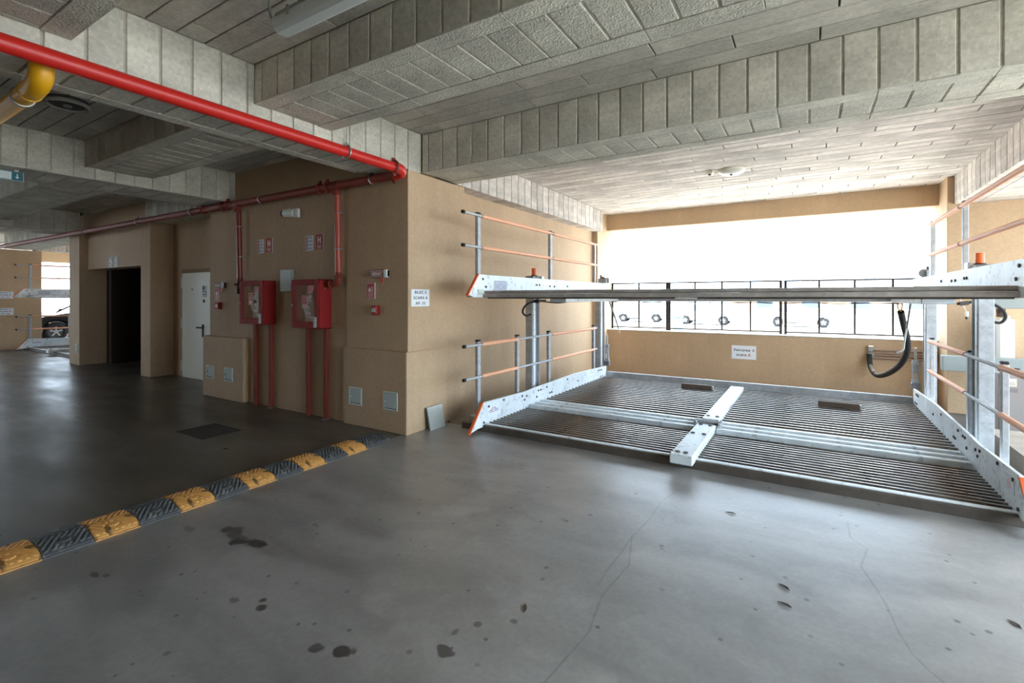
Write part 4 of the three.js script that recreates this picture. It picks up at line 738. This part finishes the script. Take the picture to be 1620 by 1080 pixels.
// dry leaves
{
  const shape = [[0, -.035], [.011, -.012], [.009, .012], [0, .038], [-.010, .012], [-.009, -.012]];
  [[-1.22, -2.09, .4], [-1.46, -3.06, 1.4], [-.12, -2.98, .9], [-.11, -2.81, 1.25], [-.49, -3.8, 1.6], [.83, -3.22, .5]].forEach(([x, z, a], i) => {
    const l = ['dry leaf nearest the oil drips in the middle of the floor', 'pale dry leaf alone on the floor before the lift', 'upper of two close dry leaves on the right half of the floor', 'lower of two close dry leaves on the right half of the floor', 'dry leaf close to the front edge of the lift', 'dry leaf at the right edge of the picture'][i];
    const g = extrude(shape, .0012); g.rotateX(-Math.PI / 2); const p = g.attributes.position; for (let k = 0; k < p.count; k++) p.setY(k, p.getY(k) + .004 * Math.abs(p.getX(k)) / .011 + .002); g.computeVertexNormals(); g.rotateY(a);
    const t = thing('dry_leaf', l, 'leaf', [x, 0, z]); part('blade', g.clone().translate(x, 0, z), M({ color: hue(i === 1 ? '#9b9285' : '#4a3d2f'), roughness: .9 }), t); part('stalk', rod([x, .004, z], [x + .03 * Math.sin(a), .006, z + .03 * Math.cos(a)], .0012, 5), darkBrown, t);
  });
}

// ---------------------------------------------------------------- outside: yard, cars, buildings
{
  const g = struct('ground', 'bright paved yard outside the window', 'yard'); const m = M({ color: hue('#b9b6b0'), roughness: .9 });
  part('paving', plainBox(-90, 70, -.8, -.4, -90, -11.02), m, g); part('paving', plainBox(4.12, 70, -.8, -.1, -11.02, 60), m, g); part('paving', plainBox(-90, -28.3, -.8, -.4, -11.02, 60), m, g);
}
function car(label, at, turn, body, name = 'car') {
  const t = thing(name, label, 'car', at); t.rotation.y = turn; const P = (n, g, m) => { const o = new THREE.Mesh(g, m); o.name = n; t.add(o); return o; };
  // side outline, nose at +x; wheel arches cut out
  const s = new THREE.Shape(); const R = .36, wy = .32; s.moveTo(-2.1, .30); s.lineTo(-1.32 - R, .28); s.absarc(-1.32, wy, R, Math.PI, 0, true); s.lineTo(1.30 - R, .24); s.absarc(1.30, wy, R, Math.PI, 0, true); s.lineTo(2.08, .27);
  s.bezierCurveTo(2.18, .40, 2.14, .62, 2.02, .72); s.bezierCurveTo(1.6, .86, 1.2, .92, .86, .96); s.lineTo(-1.55, 1.0); s.bezierCurveTo(-1.95, 1.0, -2.16, .92, -2.16, .72); s.bezierCurveTo(-2.2, .5, -2.16, .36, -2.1, .30);
  const bg = new THREE.ExtrudeGeometry(s, { depth: 1.54, bevelEnabled: true, bevelSize: .07, bevelThickness: .09, bevelSegments: 3, bevelOffset: -.07, curveSegments: 10 }); bg.translate(0, 0, -.77); P('body', bg, body);
  const c = [[.92, .94], [.12, 1.42], [-.2, 1.46], [-1.0, 1.44], [-1.85, 1.0]]; const taper = (g) => { const p = g.attributes.position; for (let i = 0; i < p.count; i++) { const k = clamp((p.getY(i) - .95) / .5); p.setZ(i, p.getZ(i) * (1 - .17 * k)); } g.computeVertexNormals(); return g; };
  P('windows', taper(extrude(c, 1.40, .04).translate(0, 0, -.70)), M({ color: hue(body === blackCar ? '#1d242b' : '#8d9bab'), roughness: .08, metalness: .2 }));
  P('roof', taper(extrude([[.10, 1.40], [-.2, 1.455], [-1.0, 1.435], [-1.05, 1.455], [-.2, 1.49], [.08, 1.45]], 1.42, .012).translate(0, 0, -.71)), body);
  for (const z of [-.69, .69]) for (const [a, b] of [[[.90, .95], [.10, 1.43]], [[-.38, .95], [-.42, 1.44]], [[-1.80, 1.0], [-1.02, 1.44]]]) { const k = z * .84; P('window_pillar', rod([a[0], a[1], z * 1.02], [b[0], b[1], k * 1.02], .028, 8), body); }
  const tyre = new THREE.TorusGeometry(.235, .085, 12, 32), rim = new THREE.CylinderGeometry(.175, .175, .12, 28).rotateX(Math.PI / 2);
  for (const x of [-1.32, 1.30]) for (const z of [-.74, .74]) {
    const w = new THREE.Group(); w.name = 'wheel'; w.position.set(x, wy, z); t.add(w); const m1 = new THREE.Mesh(tyre, blackM); m1.name = 'tyre'; const m2 = new THREE.Mesh(rim, darkGrey); m2.name = 'rim'; w.add(m1, m2);
    for (let k = 0; k < 5; k++) { const sp = new THREE.Mesh(cbox(.05, .17, .14, .01), M({ color: hue('#c9ccd0'), roughness: .3, metalness: .6 })); sp.name = 'spoke'; sp.position.set(Math.sin(k * 1.2566) * .09, Math.cos(k * 1.2566) * .09, 0); sp.rotation.z = -k * 1.2566; w.add(sp); }
  }
  for (const z of [-.55, .55]) { P('headlamp', cbox(.12, .12, .34, .03).clone().translate(2.03, .66, z), M({ color: hue('#dfe6ea'), roughness: .1 })); P('tail_lamp', cbox(.08, .16, .26, .02).clone().translate(-2.15, .80, z), M({ color: hue('#8d1a18'), roughness: .3 })); P('mirror', cbox(.14, .12, .14, .03).clone().translate(.72, 1.02, z * 1.62), body); }
  P('bumper', cbox(.10, .16, 1.5, .04).clone().translate(2.10, .40, 0), M({ color: hue('#5a5d60'), roughness: .6 })); P('sill_strip', cbox(1.8, .05, 1.66, .02).clone().translate(0, .27, 0), blackM);
  return t;
}
const whiteCar = M({ color: hue('#e7e9ec'), roughness: .25 }), silverCar = M({ color: hue('#a9b3c2'), roughness: .25, metalness: .5 }), blueCar = M({ color: hue('#5d6c92'), roughness: .3, metalness: .4 }), blackCar = M({ color: hue('#17191c'), roughness: .2, metalness: .2 });
car('white car parked in the yard straight behind the middle window field, side on', [-6.6, -.4, -38], 0, whiteCar);
car('silver car in the yard left of the white car, its front wheel showing', [-11.9, -.4, -39.5], .12, silverCar);
car('dark blue car far left in the yard, seen past the left window field', [-19.5, -.4, -46], 1.1, blueCar);
car('white car in the yard farther right, partly behind the right window frame', [-.6, -.4, -38.4], .05, whiteCar);
car('black car in the far parking bay beyond the orange lift rails, seen between the pillars', [-22.75, .08, -7.1], -Math.PI / 2, blackCar);
{
  const t = thing('litter_bin', 'grey-blue litter bin in the yard before the white car', 'bin', [-6.1, -.4, -27]);
  part('body', spanBox(-6.35, -5.9, -.36, .48, -27.2, -26.8, .04), M({ color: hue('#7f97bd'), roughness: .5 }), t); part('lid', spanBox(-6.4, -5.85, .48, .58, -27.25, -26.75, .04), M({ color: hue('#5c7199'), roughness: .5 }), t); part('foot', spanBox(-6.25, -6.0, -.4, -.35, -27.1, -26.9, .01), darkGrey, t);
}
function house(label, x0, x1, h, z0, z1, wallM, wins, roofM, extra) {
  const t = thing('building', label, 'building', [(x0 + x1) / 2, -.4, (z0 + z1) / 2]);
  part('walls', plainBox(x0, x1, -.4, h, z0, z1), wallM, t); part('roof', spanBox(x0 - .4, x1 + .4, h, h + .35, z0 - .4, z1 + .4, .08), roofM, t);
  for (const [x, y, w, hh] of wins) { const f = sub('window', t); part('frame', spanBox(x - w / 2, x + w / 2, y, y + hh, z1, z1 + .08, .02), whiteP, f); part('pane', spanBox(x - w / 2 + .1, x + w / 2 - .1, y + .1, y + hh - .1, z1 + .04, z1 + .1, .01), M({ color: hue('#59646e'), roughness: .1 }), f); part('sill', spanBox(x - w / 2 - .1, x + w / 2 + .1, y - .08, y, z1, z1 + .18, .01), whiteP, f); }
  if (extra) extra(t);
}
house('pale tall building far behind the yard at the left of the window', -46, -29, 19, -92, -75, M({ color: hue('#dcd3c6'), roughness: .8 }), [[-31.5, 8.5, 1.8, 2.2], [-31.5, 4.2, 1.8, 2.2], [-35.5, 8.5, 1.8, 2.2], [-35.5, 4.2, 1.8, 2.2], [-39.5, 8.5, 1.8, 2.2]], M({ color: hue('#b9a08c'), roughness: .8 }));
house('low orange-walled building across the yard at the right of the window', -9, 14, 2.2, -80, -70, M({ color: hue('#ecc4a0'), roughness: .8 }), [[-5, .2, 2, 1.2], [0, .2, 2, 1.2], [5, .2, 2, 1.2], [10, .2, 2, 1.2]], M({ color: hue('#d99a84'), roughness: .8 }));
shade(scene);
renderer.render(scene, camera);
